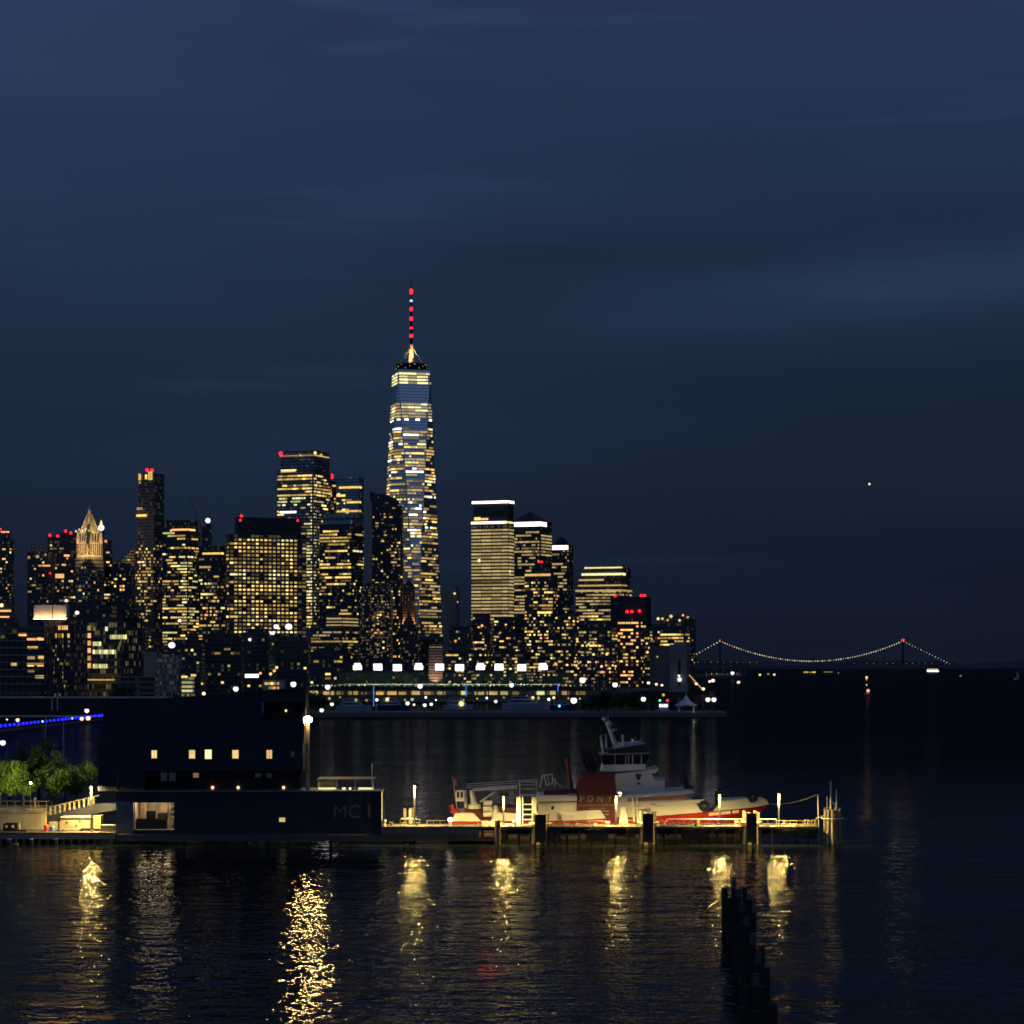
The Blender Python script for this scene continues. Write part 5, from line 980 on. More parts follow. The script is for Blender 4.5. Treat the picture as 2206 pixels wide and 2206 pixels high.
o_ = MB().pbox(1496, 1501, 1769, 1780, D0 - .5, D0 - .1).go('equipment_cabinet', black_rubber, None, loc=(X(1498, D0), D0 - .4, Z(1780.4, D0))); tag(o_, 'narrow black cabinet left of the yellow one', 'cabinet')
o_ = MB().torus((X(1599, D0), D0 - 1.1, Z(1772, D0)), .38, .1).go('life_ring', paint('orange_ring', (.85, .2, .08), .5), None, loc=(X(1599, D0), D0 - 1.1, Z(1772, D0))); tag(o_, 'orange life ring hung on the lattice railing', 'life ring')
for i, (px, w_, h_, m_, lb) in enumerate(((1222, 8, 6, steel, 'low grey box on the walkway under the third pale hull panel'), (1246, 12, 5, pale_timber, 'flat pale crate on the walkway left of the lettered deckhouse'), (1283, 6, 7, white_paint, 'small white chest on the walkway under the boat name'), (1418, 6, 8, steel, 'narrow grey chest left of the lattice railing'), (1690, 9, 6, pale_timber, 'pale crate on the walkway right of the bow'), (842, 7, 9, timber, 'dark crate on the walkway nearest the black building'))):
    x_, z_ = X(px, D0), Z(1780.5, D0); k_ = D0 / F
    mb = MB().box((x_ - w_ * k_ / 2, D0 + .2, z_), (x_ + w_ * k_ / 2, D0 + 1.0, z_ + h_ * k_ * .86)).box((x_ - w_ * k_ / 2 - .04, D0 + .16, z_ + h_ * k_ * .86), (x_ + w_ * k_ / 2 + .04, D0 + 1.04, z_ + h_ * k_))
    tag(mb.go('storage_box', m_, None, loc=(x_, D0 + .6, z_)), lb, 'box')
for px, lb in ((1056, 'coil of rope on the walkway below the life rafts'), (1354, 'coil of rope on the walkway beside the boarding gangway'), (1712, 'coil of rope on the walkway near its seaward end')):
    mb = MB()
    for q in range(3): mb.torus((X(px, D0), D0 - .3, Z(1780.5, D0) + .07 + q * .11), .34 - q * .04, .06, 'z', 18, 6)
    tag(mb.go('rope_coil', pale_timber, None, loc=(X(px, D0), D0 - .3, Z(1780.5, D0))), lb, 'rope')
e_ = empty('equipment_stack', (X(1075, D0), D0, Z(1780.5, D0)), 'jumble of pale boxes and hoses on the walkway under the life rafts', 'boxes')
for q in range(9): px = 1037 + q * 8.5 + R.uniform(-2, 2); MB().pbox(px, px + R.uniform(5, 9), 1780.3 - R.uniform(4, 11), 1780.4, D0 + R.uniform(-.6, 1), D0 + 1.6).go('box', R.choice((white_paint, pale_timber, steel)), e_)

# lamp posts that shine down: lamp disc under a flat cap
deckglow = glow('downlight_lamp', (1, .68, .19), 2500, sample=True)
def down_lamp(label, px, py, D, zb, r=.30, deck=True, st=None, tilt=0, bulb=0):
    e_ = empty('lamp_post', (X(px, D), D, zb), label, 'lamp post', 'downward shining lamp posts'); z = Z(py, D)
    MB().tube((X(px, D), D, zb), (X(px, D), D, z - 1.9), .12, .11, 8).lathe((X(px, D), D, zb), [(.26, 0), (.24, .2), (.12, .3)], 10).go('pole', dark_metal, e_)
    MB().tube((X(px, D), D, z - 1.9), (X(px, D), D, z), .12, .17, 8).go('pole_top', paint('pole_top', (.06, .052, .035), .8), e_)
    hd = MB().lathe((X(px, D), D - 1.1, z), [(r * 1.12, -.03), (r * 1.12, .1), (r * .5, .22), (.04, .26)], 16, 2.2, open_=True).tube((X(px, D), D, z + .05), (X(px, D), D - 1.1, z + .1), .06).go('lamp_head', dark_metal, e_)
    ring_ = [Vector((X(px, D) + r * 2.3 * math.cos(k_ * math.pi / 8), D - 1.1 + r * 1.05 * math.sin(k_ * math.pi / 8), z - .002)) for k_ in range(16)]
    MB().add(ring_, [tuple(range(15, -1, -1))]).go('lamp_lens', st or deckglow, e_)
    plight(e_, Vector((X(px, D), D - 1.1, z - .03)) - Vector(e_.location), 9500, (1, .80, .34), .25, 'SPOT', (math.radians(37), 0, 0), math.radians(86))  # extra spot added at the head to brighten what stands behind
    if bulb: MB().ball((X(px, D) + .5, D - .3, z + .1), bulb).go('bare_bulb', glow('bare_bulb', (1, .90, .62), 5, sample=True), e_)
for a_ in (('lamp post on the walkway between the black building and the stern', 893, 1690, D0 + 1, 2.2), ('lamp post on the walkway left of the ladder tower', 1085, 1713, D0, 2.2), ('lamp post in front of the lettered red deckhouse, with a bright bulb', 1327, 1712, D0, 2.2, .3, True, None, 0, .27),
           ('lamp post on the walkway before the bow, left of the tyre fender', 1550, 1709, D0, 2.2), ('lamp post on the walkway right of the bow', 1678, 1708, D0, 2.2)): down_lamp(*a_)
e_ = empty('bollard_lamp', (X(970, D0), D0 - .4, Z(1780, D0)), 'short bright lamp on the deck at the stern of the fireboat', 'lamp')
MB().tube((X(970, D0), D0 - .4, Z(1780, D0)), (X(970, D0), D0 - .4, Z(1769, D0)), .2).go('post', white_paint, e_); MB().ball(P(970, 1766, D0 - .4), .3).go('lamp', glow('stern_lamp', (1, .85, .62), 10, sample=True), e_)

# pile clusters (dolphins)
def dolphin(label, px, w, yt, D, black=True, n=7, ropes=True):
    e_ = empty('pile_cluster', (X(px, D), D, 0), label, 'pile cluster', 'timber pile clusters'); k_ = D / F
    for i in range(n):
        a_ = 2 * math.pi * i / n; q = w * k_ * .42; x_, y_ = X(px, D) + q * math.cos(a_), D + 1 + q * math.sin(a_)
        MB().tube((x_, y_, -1), (X(px, D) + q * .88 * math.cos(a_), D + 1 + q * .88 * math.sin(a_), Z(yt + R.uniform(-2, 3), D)), .24, .19, 8).go('pile', pale_timber if i % 3 else timber, e_)
    if black: MB().pbox(px - w * .27, px + w * .27, yt + 3, 1815, D - .75, D - .35).go('black_fender', black_rubber, e_)
    MB().torus((X(px, D), D + 1, Z(yt + 22, D)), w * k_ * .5 + .1, .08, 'z', 20, 6).go('binding_cable', steel, e_)
dolphin('pile cluster with a black face beside the ladder tower', 1164, 44, 1752, D0 - 1.5)
dolphin('pile cluster with a black face left of the lattice railing', 1396, 42, 1750, D0 - 1.5)
dolphin('pile cluster with a black face at the bow, in the lattice railing', 1619, 42, 1749, D0 - 1.5)
dl = dolphin('bare pile cluster standing alone at the end of the walkway', 1796, 44, 1742, D0 - 1, False, 11)
e_ = empty('navigation_post', (X(1792, D0), D0, Z(1745, D0)), 'slender aerials rising from the lone pile cluster at the walkway end', 'aerials')
MB().tube(P(1790, 1745, D0), P(1790, 1683, D0), .16, .1).tube(P(1802, 1745, D0), P(1802, 1702, D0), .13, .1).tube(P(1782, 1745, D0), P(1782, 1715, D0), .05).tube(P(1790, 1722, D0), P(1801, 1738, D0), .1).go('poles', steel, e_)
e_ = empty('mooring_pole', (X(1764, D0), D0, 0), 'thin grey mooring pole with a line running to the bow', 'pole')
MB().tube(P(1764, 1815, D0), P(1762, 1711, D0), .07).go('pole', steel, e_)
mb = MB(); a_ = P(1762, 1711, D0); b_ = P(1650, 1732, 349)
for q in range(12): f0, f1 = q / 12, (q + 1) / 12; mb.tube(a_.lerp(b_, f0) + Vector((0, 0, -.5 * math.sin(math.pi * f0))), a_.lerp(b_, f1) + Vector((0, 0, -.5 * math.sin(math.pi * f1))), .035, n=5)
mb.go('mooring_line', pale_timber, e_)
o_ = MB().tube(P(1758, 1764, D0), P(1780, 1756, D0), .1).go('mooring_rope', pale_timber, None, loc=tuple(P(1758, 1764, D0))); tag(o_, 'thick pale rope from the walkway end to the lone pile cluster', 'rope')
e_ = empty('fender_post', (X(1072, D0 - 1.4), D0 - 1.4, 0), 'single dark timber post between the platform and the ladder tower', 'post')
MB().tube(P(1069, 1822, D0 - 1.4), P(1069, 1768, D0 - 1.4), .2).tube(P(1075, 1822, D0 - 1.4), P(1075, 1767, D0 - 1.4), .2).go('timbers', timber, e_)
dolphin('small pale pile cluster behind the walkway by the black building', 880, 28, 1742, D0 + 4.4, False, 5)

# gangway ladder tower
lt = empty('ladder_tower', (X(1135, D0), D0 + 2.5, Z(1780, D0)), 'white boarding ladder tower with lit rungs at the middle of the walkway', 'boarding tower')
DL = D0 + 2.5
for px in (1117, 1151): MB().box((X(px, DL) - .28, DL, Z(1780, DL)), (X(px, DL) + .28, DL + .3, Z(1717, DL))).go('upright', white_paint, lt)
for q in range(5): MB().box((X(1128, DL), DL + .1, Z(1734 + q * 11, DL)), (X(1146, DL), DL + .6, Z(1732 + q * 11, DL))).go('step', white_paint, lt)
mb = MB()
for px in (1120, 1156): mb.tube(P(px, 1780, DL + .2), P(px, 1681, DL + .2), .07)
for py in (1683, 1691, 1699, 1714): mb.tube(P(1120, py, DL + .2), P(1156, py, DL + .2), .04)
mb.tube(P(1126, 1780, DL), P(1126, 1716, DL), .08).tube(P(1147, 1780, DL), P(1147, 1716, DL), .08)
mb.go('frame', steel, lt); MB().box((X(1120, DL), DL + .7, Z(1715, DL)), (X(1156, DL), DL + 1.8, Z(1714, DL) + .1)).go('platform', steel, lt)

# ------------------------------------------------------------------ fireboat
CB = 347.5; HBM = 5.6
def hbw(px):
    if px < 1000: return HBM * (.9 + .1 * (px - 965) / 35)
    if px < 1440: return HBM
    return HBM * max(.02, 1 - ((px - 1440) / 216.0) ** 2.2)
def nearD(px): return CB - hbw(px)
def BP(px, py, off=0.0): D = nearD(px) + off; return P(px, py, D)
redh = paint('red_hull', (.30, .012, .012), .35, var=.12); whiteb = paint('boat_white', (.56, .56, .50), .38, var=.05); redd = paint('deckhouse_red', (.085, .003, .003), .55, var=.15)
fb = empty('fireboat', (X(1310, CB), CB, 0), 'large red and white fireboat with a lettered red deckhouse and tall wheelhouse', 'fireboat')
sheer = [(966, 1769), (1037, 1769), (1115, 1769), (1212, 1768), (1303, 1764), (1410, 1758), (1470, 1753), (1515, 1749.5), (1560, 1745.5), (1600, 1741), (1636, 1737), (1656, 1733)]
def sh(px):
    for (a, b), (c, d) in zip(sheer, sheer[1:]):
        if a <= px <= c: return b + (d - b) * (px - a) / (c - a)
    return sheer[0][1] if px < 966 else sheer[-1][1]
vs, fs = [], []; xs = list(range(966, 1440, 34)) + list(range(1440, 1657, 12)); 
for px in xs:
    hb = hbw(px); D = CB - hb; zs = Z(sh(px), D); xx = X(px, D); f_ = max(0, (px - 1500) / 156.0)
    kx = xx - 5.2 * f_ ** 1.1; kb = hb * (.82 if px < 1440 else .55)
    vs += [(kx, CB - kb, -.5), (kx + (xx - kx) * .45, CB - hb * .97, min(1.9, zs * .55)), (xx, CB - hb, zs), (xx, CB + hb, zs), (kx + (xx - kx) * .45, CB + hb * .97, min(1.9, zs * .55)), (kx, CB + kb, -.5)]
for i in range(len(xs) - 1):
    a = 6 * i
    for j in range(5): fs.append((a + j, a + j + 6, a + j + 7, a + j + 1))
fs.append((0, 1, 2, 3, 4, 5)); a = 6 * (len(xs) - 1); fs.append((a+5, a+4, a+3, a+2, a+1, a))
hull_o = mobj('hull', vs, fs, redh, fb)
hull_o.data.materials.append(paint('boot_topping', (.02, .02, .022), .6))
for p_ in hull_o.data.polygons:
    if p_.center.z < .95: p_.material_index = 1
def bulwark(top, bot, nm='bulwark', mat=whiteb, thick=.14, far=True):
    """top / bottom polylines with equal px steps along the curved side"""
    for sgn in ((-1, 1) if far else (-1,)):
        v, f = [], []; n = len(top)
        for (a, b), (c, d) in zip(top, bot):
            for (px, py) in ((a, b), (c, d)):
                D = nearD(px); q = P(px, py, D)
                for th in (0.03, -thick):
                    hb = hbw(px) + th; v.append((q.x, CB + sgn * hb, q.z))
        for i in range(n - 1):
            a = 4 * i; f += [(a, a+4, a+6, a+2), (a+1, a+3, a+7, a+5), (a, a+1, a+5, a+4), (a+2, a+6, a+7, a+3)]
        f += [(0, 2, 3, 1), (4*n-4, 4*n-3, 4*n-1, 4*n-2)]
        mobj(nm, v, f, mat, fb)
def line(x0, y0, x1, y1, n): return [(x0 + (x1 - x0) * i / n, y0 + (y1 - y0) * i / n) for i in range(n + 1)]
bulwark([(982, 1752), (1010, 1751), (1020, 1752)], [(972, 1769.5), (1010, 1769.5), (1037, 1769.5)])
bulwark([(1074, 1751), (1095, 1751), (1115, 1753)], [(1056, 1769.5), (1095, 1769.5), (1117, 1769.5)])
bulwark([(1206, 1749), (1250, 1747), (1293, 1745)], [(1212, 1768), (1258, 1766), (1305, 1763)])
bulwark(line(1400, 1739, 1500, 1732, 6), line(1412, 1758, 1515, 1749.5, 6))
bulwark(line(1553, 1726.5, 1612, 1720, 4) + [(1619, 1728), (1630, 1727)] + [(1634, 1718), (1640, 1717), (1650, 1722), (1656, 1731)], line(1536, 1747.5, 1605, 1741, 4) + [(1619, 1739), (1630, 1738)] + [(1634, 1737.4), (1640, 1736.6), (1650, 1735), (1656, 1733.4)])
bulwark(line(966, 1769, 1656, 1732.5, 1)[:1] + [(p_[0], p_[1] - .2) for p_ in sheer[1:]], [(p_[0], p_[1] + 2.2) for p_ in sheer], 'rubbing_strake', paint('strake', (.06, .02, .02), .7), .1)
for a_, b_ in ((1527, 1549), (1553, 1574), (1578, 1592)): bulwark([(a_, sh(a_) + 3), (b_, sh(b_) + 3)], [(a_, sh(a_) + 9), (b_, sh(b_) + 9)], 'hull_marking', paint('pale_marking', (.7, .5, .42), .5), .05, False)
# deckhouses: (polygon px, py), inset from the side, material
def house(nm, pts, inset, mat, thick=None, parent=None):
    D = CB - HBM + inset; D1 = CB + HBM - inset if thick is None else D + thick
    return MB().prism(pts, D, D1).go(nm, mat, parent or fb)
house('aft_cabin', [(1160, 1768), (1160, 1733), (1243, 1731), (1243, 1768)], .7, whiteb)
house('aft_cabin_roof', [(1157, 1732.7), (1160, 1714), (1243, 1713), (1243, 1730.7)], .5, whiteb)
MB().prism([(1160, 1731), (1243, 1728.5), (1243, 1725), (1160, 1727)], CB - HBM + .46, CB - HBM + .499).go('brown_stripe', paint('brown_stripe', (.16, .10, .08), .6), fb)
MB().prism([(1188, 1737), (1193, 1737), (1193, 1744), (1188, 1744)], CB - HBM + .64, CB - HBM + .699).go('porthole', glassd, fb)
red = house('red_deckhouse', [(1243.3, 1766), (1243.3, 1740), (1246, 1700), (1250, 1682), (1258, 1668), (1322, 1666), (1327.5, 1700), (1327.5, 1764)], .35, redd)
house('roof_coaming', [(1252, 1667.7), (1252, 1664), (1326, 1662.5), (1326, 1665.7)], .6, redd)
Dr = CB - HBM + .33
letw = paint('white_lettering', (.30, .27, .25), .5)
for ch, px in (('F', 1250), ('D', 1266.5), ('N', 1287), ('Y', 1308)): text_part(ch, px, 1727.5, 14, Dr, letw, fb, 'letter', width=9 if ch == 'F' else 11)
text_part('FIRE DEPARTMENT', 1246, 1736.6, 3.3, Dr, letw, fb, 'lettering', width=38); text_part('CITY OF NEW YORK', 1287, 1736, 3.3, Dr, letw, fb, 'lettering', width=36)
text_part('THREE FORTY THREE', 1268, 1743.3, 3.2, Dr, letw, fb, 'lettering', width=34)
text_part('RESCUE', 1295, 1749.5, 3.0, Dr, letw, fb, 'lettering', width=17) if False else None
for y_ in (1747.5, 1754.5): MB().prism([(1295, y_ + 1.3), (1312, y_ + 1.0), (1312, y_ - 1.3), (1295, y_ - 1.0)], Dr - .01, Dr + .015).go('name_plate', letw, fb)
em = MB(); cc = P(1304, 1688.5, Dr); em.torus(cc, .72, .045, 'y', 28, 6).torus(cc, .56, .025, 'y', 28, 6)
em.box((cc.x - .18, Dr - .03, cc.z - .42), (cc.x - .08, Dr + .015, cc.z + .42)).box((cc.x + .08, Dr - .03, cc.z - .42), (cc.x + .18, Dr + .015, cc.z + .42)); em.go('emblem', paint('dull_emblem', (.05, .045, .04), .6), fb)
# forward deckhouse and superstructure
house('forward_deckhouse', [(1327.7, 1763), (1327.7, 1721), (1478, 1712.5), (1493, 1726), (1506, 1749)], .9, whiteb)
MB().prism([(1352, 1727), (1352, 1721), (1478, 1713), (1489, 1723)], CB - HBM + .84, CB - HBM + .899).go('brown_stripe', paint('brown_stripe_b', (.18, .11, .08), .6), fb)
house('flared_side_deck', [(1410, 1732), (1412, 1729), (1517, 1722), (1517, 1724.5), (1508, 1730), (1430, 1737)], .3, whiteb, .6)
house('bridge_deck_slab', [(1326, 1720.7), (1326, 1715), (1488, 1701), (1496, 1706.5), (1478, 1712)], .5, whiteb)
house('upper_house', [(1324, 1714.6), (1324, 1667), (1398, 1659), (1413, 1681), (1432, 1680), (1432, 1704.5)], 1.5, whiteb)
for y_ in (1693, 1697): MB().prism([(1350, y_ + .8), (1350, y_), (1432, y_ - .6), (1432, y_ + .2)], CB - HBM + 1.45, CB - HBM + 1.499).go('fender_bar', steel, fb)
em = MB(); D_ = CB - HBM + 1.46
em.prism([(1369, 1667), (1382, 1667), (1382, 1671), (1379, 1679), (1375.5, 1682), (1372, 1679), (1369, 1671)], D_, D_ + .03).ball(P(1375.5, 1688, D_), .2); em.go('shield_emblem', paint('badge_blue', (.03, .04, .10), .5), fb)
MB().prism([(1325, 1714), (1325, 1668), (1347, 1667), (1347, 1705), (1344, 1714)], CB - HBM + 1.4, CB - HBM + 1.47).go('cream_bulkhead_panel', paint('cream_bulkhead', (.6, .57, .42), .5), fb)  # cream panel laid over the white upper house
house('bridge_wing', [(1392, 1659), (1412, 1657), (1417, 1652), (1418, 1659), (1412, 1666), (1402, 1667)], 1.2, whiteb)
house('wheelhouse_wall', [(1296, 1662.3), (1300, 1648), (1390, 1646), (1391, 1658.8), (1324, 1662.3)], 1.8, whiteb)
house('wheelhouse_windows', [(1300, 1647.7), (1296, 1627), (1400, 1624.5), (1390, 1645.7)], 1.9, glassd)
for px in (1347, 1353, 1362, 1324, 1381): MB().prism([(px, 1647), (px, 1626), (px + 1.6, 1626), (px + 1.6, 1647)], CB - HBM + 1.83, CB - HBM + 1.89).go('window_mullion', steel, fb)
for a_, b_ in ((1364, 1379), (1330, 1343)): MB().prism([(a_, 1644), (a_, 1630), (b_, 1630), (b_, 1644)], CB - HBM + 1.86, CB - HBM + 1.895).go('raised_window_pane', glassd, fb)  # dark glass panes set just proud of the window band
house('wheelhouse_roof_edge', [(1293, 1626.7), (1293, 1624.3), (1401, 1621.5), (1401, 1624)], 1.6, pale_timber)
house('visor', [(1311, 1623.5), (1311, 1615), (1388, 1603), (1400, 1621)], 2.0, navyd)
mb = MB(); Dm = CB - 1.0
mb.tube(P(1330, 1614, Dm), P(1307, 1557, Dm), .42, .2).tube(P(1310, 1563, Dm), P(1310, 1542, Dm), .07).tube(P(1300, 1549, Dm), P(1306, 1557, Dm), .2, .1).tube(P(1316, 1573, Dm), P(1330, 1572, Dm), .08).ball(P(1312, 1560, Dm), .5).ball(P(1302, 1549, Dm), .33).ball(P(1321, 1573, Dm), .26)
mb.go('raked_mast', steel, fb)
for (px, yt, yb, px2, r) in ((1294, 1584, 1624, 1300, .2), (1305, 1582, 1612, 1306, .17), (1341, 1583, 1609, 1343, .2), (1322, 1600, 1614, 1322, .1), (1361, 1590, 1606, 1361, .13)): MB().tube(P(px2, yb, Dm - 2), P(px, yt, Dm - 2), r, r * .8).go('exhaust_pipe' if r == .2 else 'aerial', steel, fb)
MB().tube(P(1371, 1604, Dm), P(1368, 1588, Dm), .04).tube(P(1382, 1602, Dm), P(1381, 1588, Dm), .04).lathe(P(1374, 1604, Dm), [(.6, 0), (.6, .25), (.3, .5)], 10).go('aerial', steel, fb)
house('radar_platform', [(1330, 1611), (1335, 1602), (1372, 1600), (1390, 1601), (1384, 1604)], 2.6, steel)
MB().ball(P(1362, 1595, Dm - 1), .17).go('mast_head_lamp', E['cream'], fb)
for q in range(3): MB().tube(P(1266 + q * 9, 1663, CB - 1), P(1247 + q * 9, 1612 + (q % 2) * 3, CB - 1), .33, .22).go('exhaust_stack', navyd, fb)
# red monitors and cranes
def monitor(px, yb, yt, D, mat=None):
    mb = MB(); mb.tube(P(px + 6, yb, D), P(px, yb - (yb - yt) * .6, D), .35, .28).tube(P(px, yb - (yb - yt) * .6, D), P(px - 4, yt, D), .28, .36).lathe(P(px + 6, yb, D), [(.7, 0), (.7, .3), (.4, .6)], 12); mb.go('water_cannon', mat or redd, fb)
monitor(1226, 1708, 1634, CB - 2.5); monitor(1478, 1700, 1672, CB - 1.5); monitor(1621, 1716, 1711, CB - .5)
monitor(975, 1752, 1735, CB - 4, redh)
mb = MB(); Dc = CB - 4.2
mb.tube(P(1018, 1702, Dc), P(1115, 1696, Dc), .22, .26, 8)
for q in range(3): mb.tube(P(1005, 1697 - q * 4, Dc), P(1160, 1689 - q * 5 , Dc), .05)
mb.tube(P(1034, 1728, Dc), P(1066, 1706, Dc), .14).tube(P(1016, 1702, Dc), P(1022, 1735, Dc), .3, .5).tube(P(1003, 1702, Dc), P(1003, 1740, Dc), .18); mb.go('deck_crane', steel, fb)
MB().lathe(P(1022, 1736, Dc), [(.9, -.4), (.9, .1), (.5, .3)], 12).go('crane_pedestal', whiteb, fb)
mb = MB(); a_ = P(983, 1704, Dc); b_ = P(999, 1726, Dc)
mb.box((a_.x, Dc - .6, b_.z), (b_.x, Dc + .6, b_.z + .45)).tube(P(983, 1704, Dc - .5), P(983, 1726, Dc - .5), .1).tube(P(999, 1704, Dc - .5), P(999, 1726, Dc - .5), .1).tube(P(983, 1704, Dc - .5), P(999, 1704, Dc - .5), .12).tube(P(991, 1704, Dc - .5), P(991, 1720, Dc - .5), .09); mb.go('crane_cab_frame', whiteb, fb)
mb = MB(); Dt = CB - 3
for Df in (Dt, Dt + 1.6):
    for a_, b_ in (((1163, 1697), (1169, 1670)), ((1169, 1670), (1190, 1668)), ((1190, 1668), (1190, 1688)), ((1172, 1670), (1177, 1692)), ((1177, 1692), (1190, 1688)), ((1190, 1676), (1212, 1698)), ((1196, 1676), (1196, 1696)), ((1180, 1669), (1182, 1690))): mb.tube(P(*a_, Df), P(*b_, Df), .08)
mb.go('folded_boom_truss', white_paint, fb)
house('aft_machinery', [(1172, 1713.8), (1172, 1704), (1225, 1700), (1225, 1713.5)], 2.2, redd); house('stern_machinery', [(1000, 1768), (1000, 1741), (1050, 1736), (1112, 1741), (1118, 1768)], 1.4, redd)
for py in (1730, 1743, 1755): q = MB().tube(P(1041, py, nearD(1041) + .5), P(1060, py, nearD(1060) + .5), .36, n=12); q.go('life_raft_canister', whiteb, fb)
MB().lathe(P(1067, 1750, nearD(1067) + .8), [(.5, -1), (.55, .1), (.35, .5), (.3, .9), (.1, 1)], 12).go('deck_ventilator', whiteb, fb)
for px, py in ((1517, 1736), (1621, 1717.5)): MB().torus(BP(px, py, -.25), .52, .26, 'y').go('tyre_fender', black_rubber, fb)
MB().ball(BP(1621, 1716, -.2), .2).go('fairlead', paint('pink_fairlead', (.6, .25, .2), .5), fb)
MB().tube(BP(1541, 1703, 2), BP(1580, 1691, 2), .12).tube(BP(1543, 1745, 2), BP(1543, 1702, 2), .22).tube(BP(1576, 1722, 2), BP(1576, 1694, 2), .04).go('bow_davit', dark_metal, fb)
MB().ball(BP(1543, 1702, 1.8), .16).go('davit_lamp', E['dim'], fb)
mb = MB()
for q in range(18): px = 1328 + q * 5; mb.tube(BP(px, 1713, .6) , BP(px, 1706.5, .6), .03)
mb.tube(BP(1328, 1706.5, .6), BP(1413, 1702, .6), .035).go('bridge_railing', steel, fb)
MB().add([BP(975, 1676, 2), BP(983, 1680, 2), BP(985, 1694, 2), BP(977, 1690, 2)], [(0, 1, 2, 3)]).go('ensign', paint('ensign_red', (.4, .12, .1), .8, var=.6, scale=4), fb); MB().tube(BP(985, 1745, 2), BP(975, 1672, 2), .05).go('ensign_staff', steel, fb)
for (a_, b_) in ((1328, 1346), (1333, 1352)): pass
MB().prism([(1334, 1764), (1338, 1740), (1348, 1740), (1352, 1764), (1352, 1779), (1334, 1779)], nearD(1340) - 1.5, nearD(1340) - .1).go('boarding_gangway', whiteb, fb)
mb = MB()
for px in (1366, 1374): mb.tube(P(px, 1770, nearD(1370) - .6), P(px - 3, 1716, nearD(1370) - .6), .16, .1)
mb.tube(P(1364, 1742, nearD(1370) - .6), P(1388, 1740, nearD(1370) - .6), .12).go('side_davit', whiteb, fb)

# ------------------------------------------------------------------ service yard on the left
qd = empty('service_quay', (X(60, D0), D0, 0), 'concrete-edged timber quay with a pale kerb, left of the black building', 'quay')
MB().pbox(-60, 246, 1793.5, 1796, D0 - 1.2, 352).go('deck', deckm, qd); MB().pbox(-60, 246, 1796, 1808, D0 - 1.1, 351.9).go('edge_beam', paint('quay_beam', (.16, .155, .13), .85, bump=.3), qd)
mb = MB()
for px in range(-50, 246, 17): mb.tube(P(px, 1808, D0 - .7), P(px, 1834, D0 - .7), .2)
mb.go('timber_piles', timber, qd)
for px in (24, 71, 124): MB().tube(P(px, 1806, D0 - 1.3), P(px, 1826, D0 - 1.3), .07).box((X(px, D0) - .25, D0 - 1.5, Z(1808, D0)), (X(px, D0) + .25, D0 - 1.22, Z(1804.5, D0))).go('ladder_bracket', steel, qd)
MB().pbox(27, 39, 1817, 1832, D0 - 1.8, D0 - 1.3).go('fender_block', pale_timber, qd)
def ribbed():
    e_ = empty('shipping_container', (X(45, D0 + 5), D0 + 5, Z(1793, D0)), 'long pale ribbed container with timber stacked on top', 'container'); D = D0 + 5
    mb = MB().pbox(-40, 90, 1751, 1793, D, D + 2.6)
    for px in range(-38, 88, 5): mb.pbox(px, px + 2.4, 1753, 1791, D - .1, D - .005)
    mb.go('ribbed_wall', paint('container_cream', (.38, .355, .26), .65, var=.15), e_); MB().pbox(-41, 98, 1748, 1751, D - .2, D + 2.8).go('roof', paint('container_roof', (.26, .245, .18), .7), e_)
    MB().pbox(90.1, 97.5, 1751.1, 1793, D - .12, D + 2.6).go('end_post', paint('end_post', (.34, .31, .2), .6), e_)
    return e_
ribbed()
e_ = empty('timber_pile', (X(80, D0 + 6), D0 + 6, Z(1748, D0 + 5)), 'loose pale timber heaped on top of the ribbed container', 'timber')
for q in range(8): px = 57 + q * 6; a_ = P(px, 1746 - R.uniform(0, 4), D0 + 5.6 + .2 * q); MB().tube(a_, a_ + Vector((R.uniform(.6, 1.4), R.uniform(-.2, .3), R.uniform(-.15, .25))), .11, n=6).go('board', pale_timber, e_)
e_ = empty('roof_railing', (X(50, D0 + 8), D0 + 8, Z(1748, D0 + 5)), 'thin pipe railing with lattice figures above the ribbed container', 'railing'); mb = MB(); D = D0 + 7.4
mb.tube(P(-40, 1726, D), P(106, 1726, D), .06).tube(P(-40, 1736, D), P(106, 1736, D), .045)
for px in range(-36, 107, 17): mb.tube(P(px, 1726, D), P(px, 1749, D), .055)
mb.go('rails', pale_timber, e_)
o_ = empty('roof_vent', (X(75, D0 + 6), D0 + 6, Z(1748, D0 + 5)), 'small pale post with a cap standing among the timber on the container', 'post'); MB().tube(P(75, 1749, D0 + 6), P(75, 1723, D0 + 6), .16, .11).lathe(P(75, 1723, D0 + 6), [(.22, 0), (.2, .2), (.05, .35)], 8).go('post', pale_timber, o_)
# ramp with turned balusters
rm = empty('access_ramp', (X(160, D0 + 6), D0 + 6, Z(1793, D0)), 'dark sloping ramp with a row of pale balusters rising to the black building', 'ramp'); D = D0 + 6
MB().prism([(104, 1770), (104, 1758), (212, 1731), (250, 1731), (250, 1745)], D, D + 2.4).go('ramp_beam', navy, rm)
for q in range(10): px = 108 + q * 10.4; py = 1757 - (px - 104) * .245; MB().lathe(P(px, py, D), [(.12, 0), (.2, .25), (.12, .5), (.2, .8), (.1, 1.05), (.14, 1.12)], 8).go('baluster', pale_timber, rm)
MB().tube(P(106, 1739, D), P(214, 1713, D), .07).go('handrail', pale_timber, rm)
MB().pbox(104, 108, 1770, 1793, D, D + 2).go('ramp_post', navy, rm)
for px, py in ((140, 1722), (160, 1712), (176, 1706)): pass
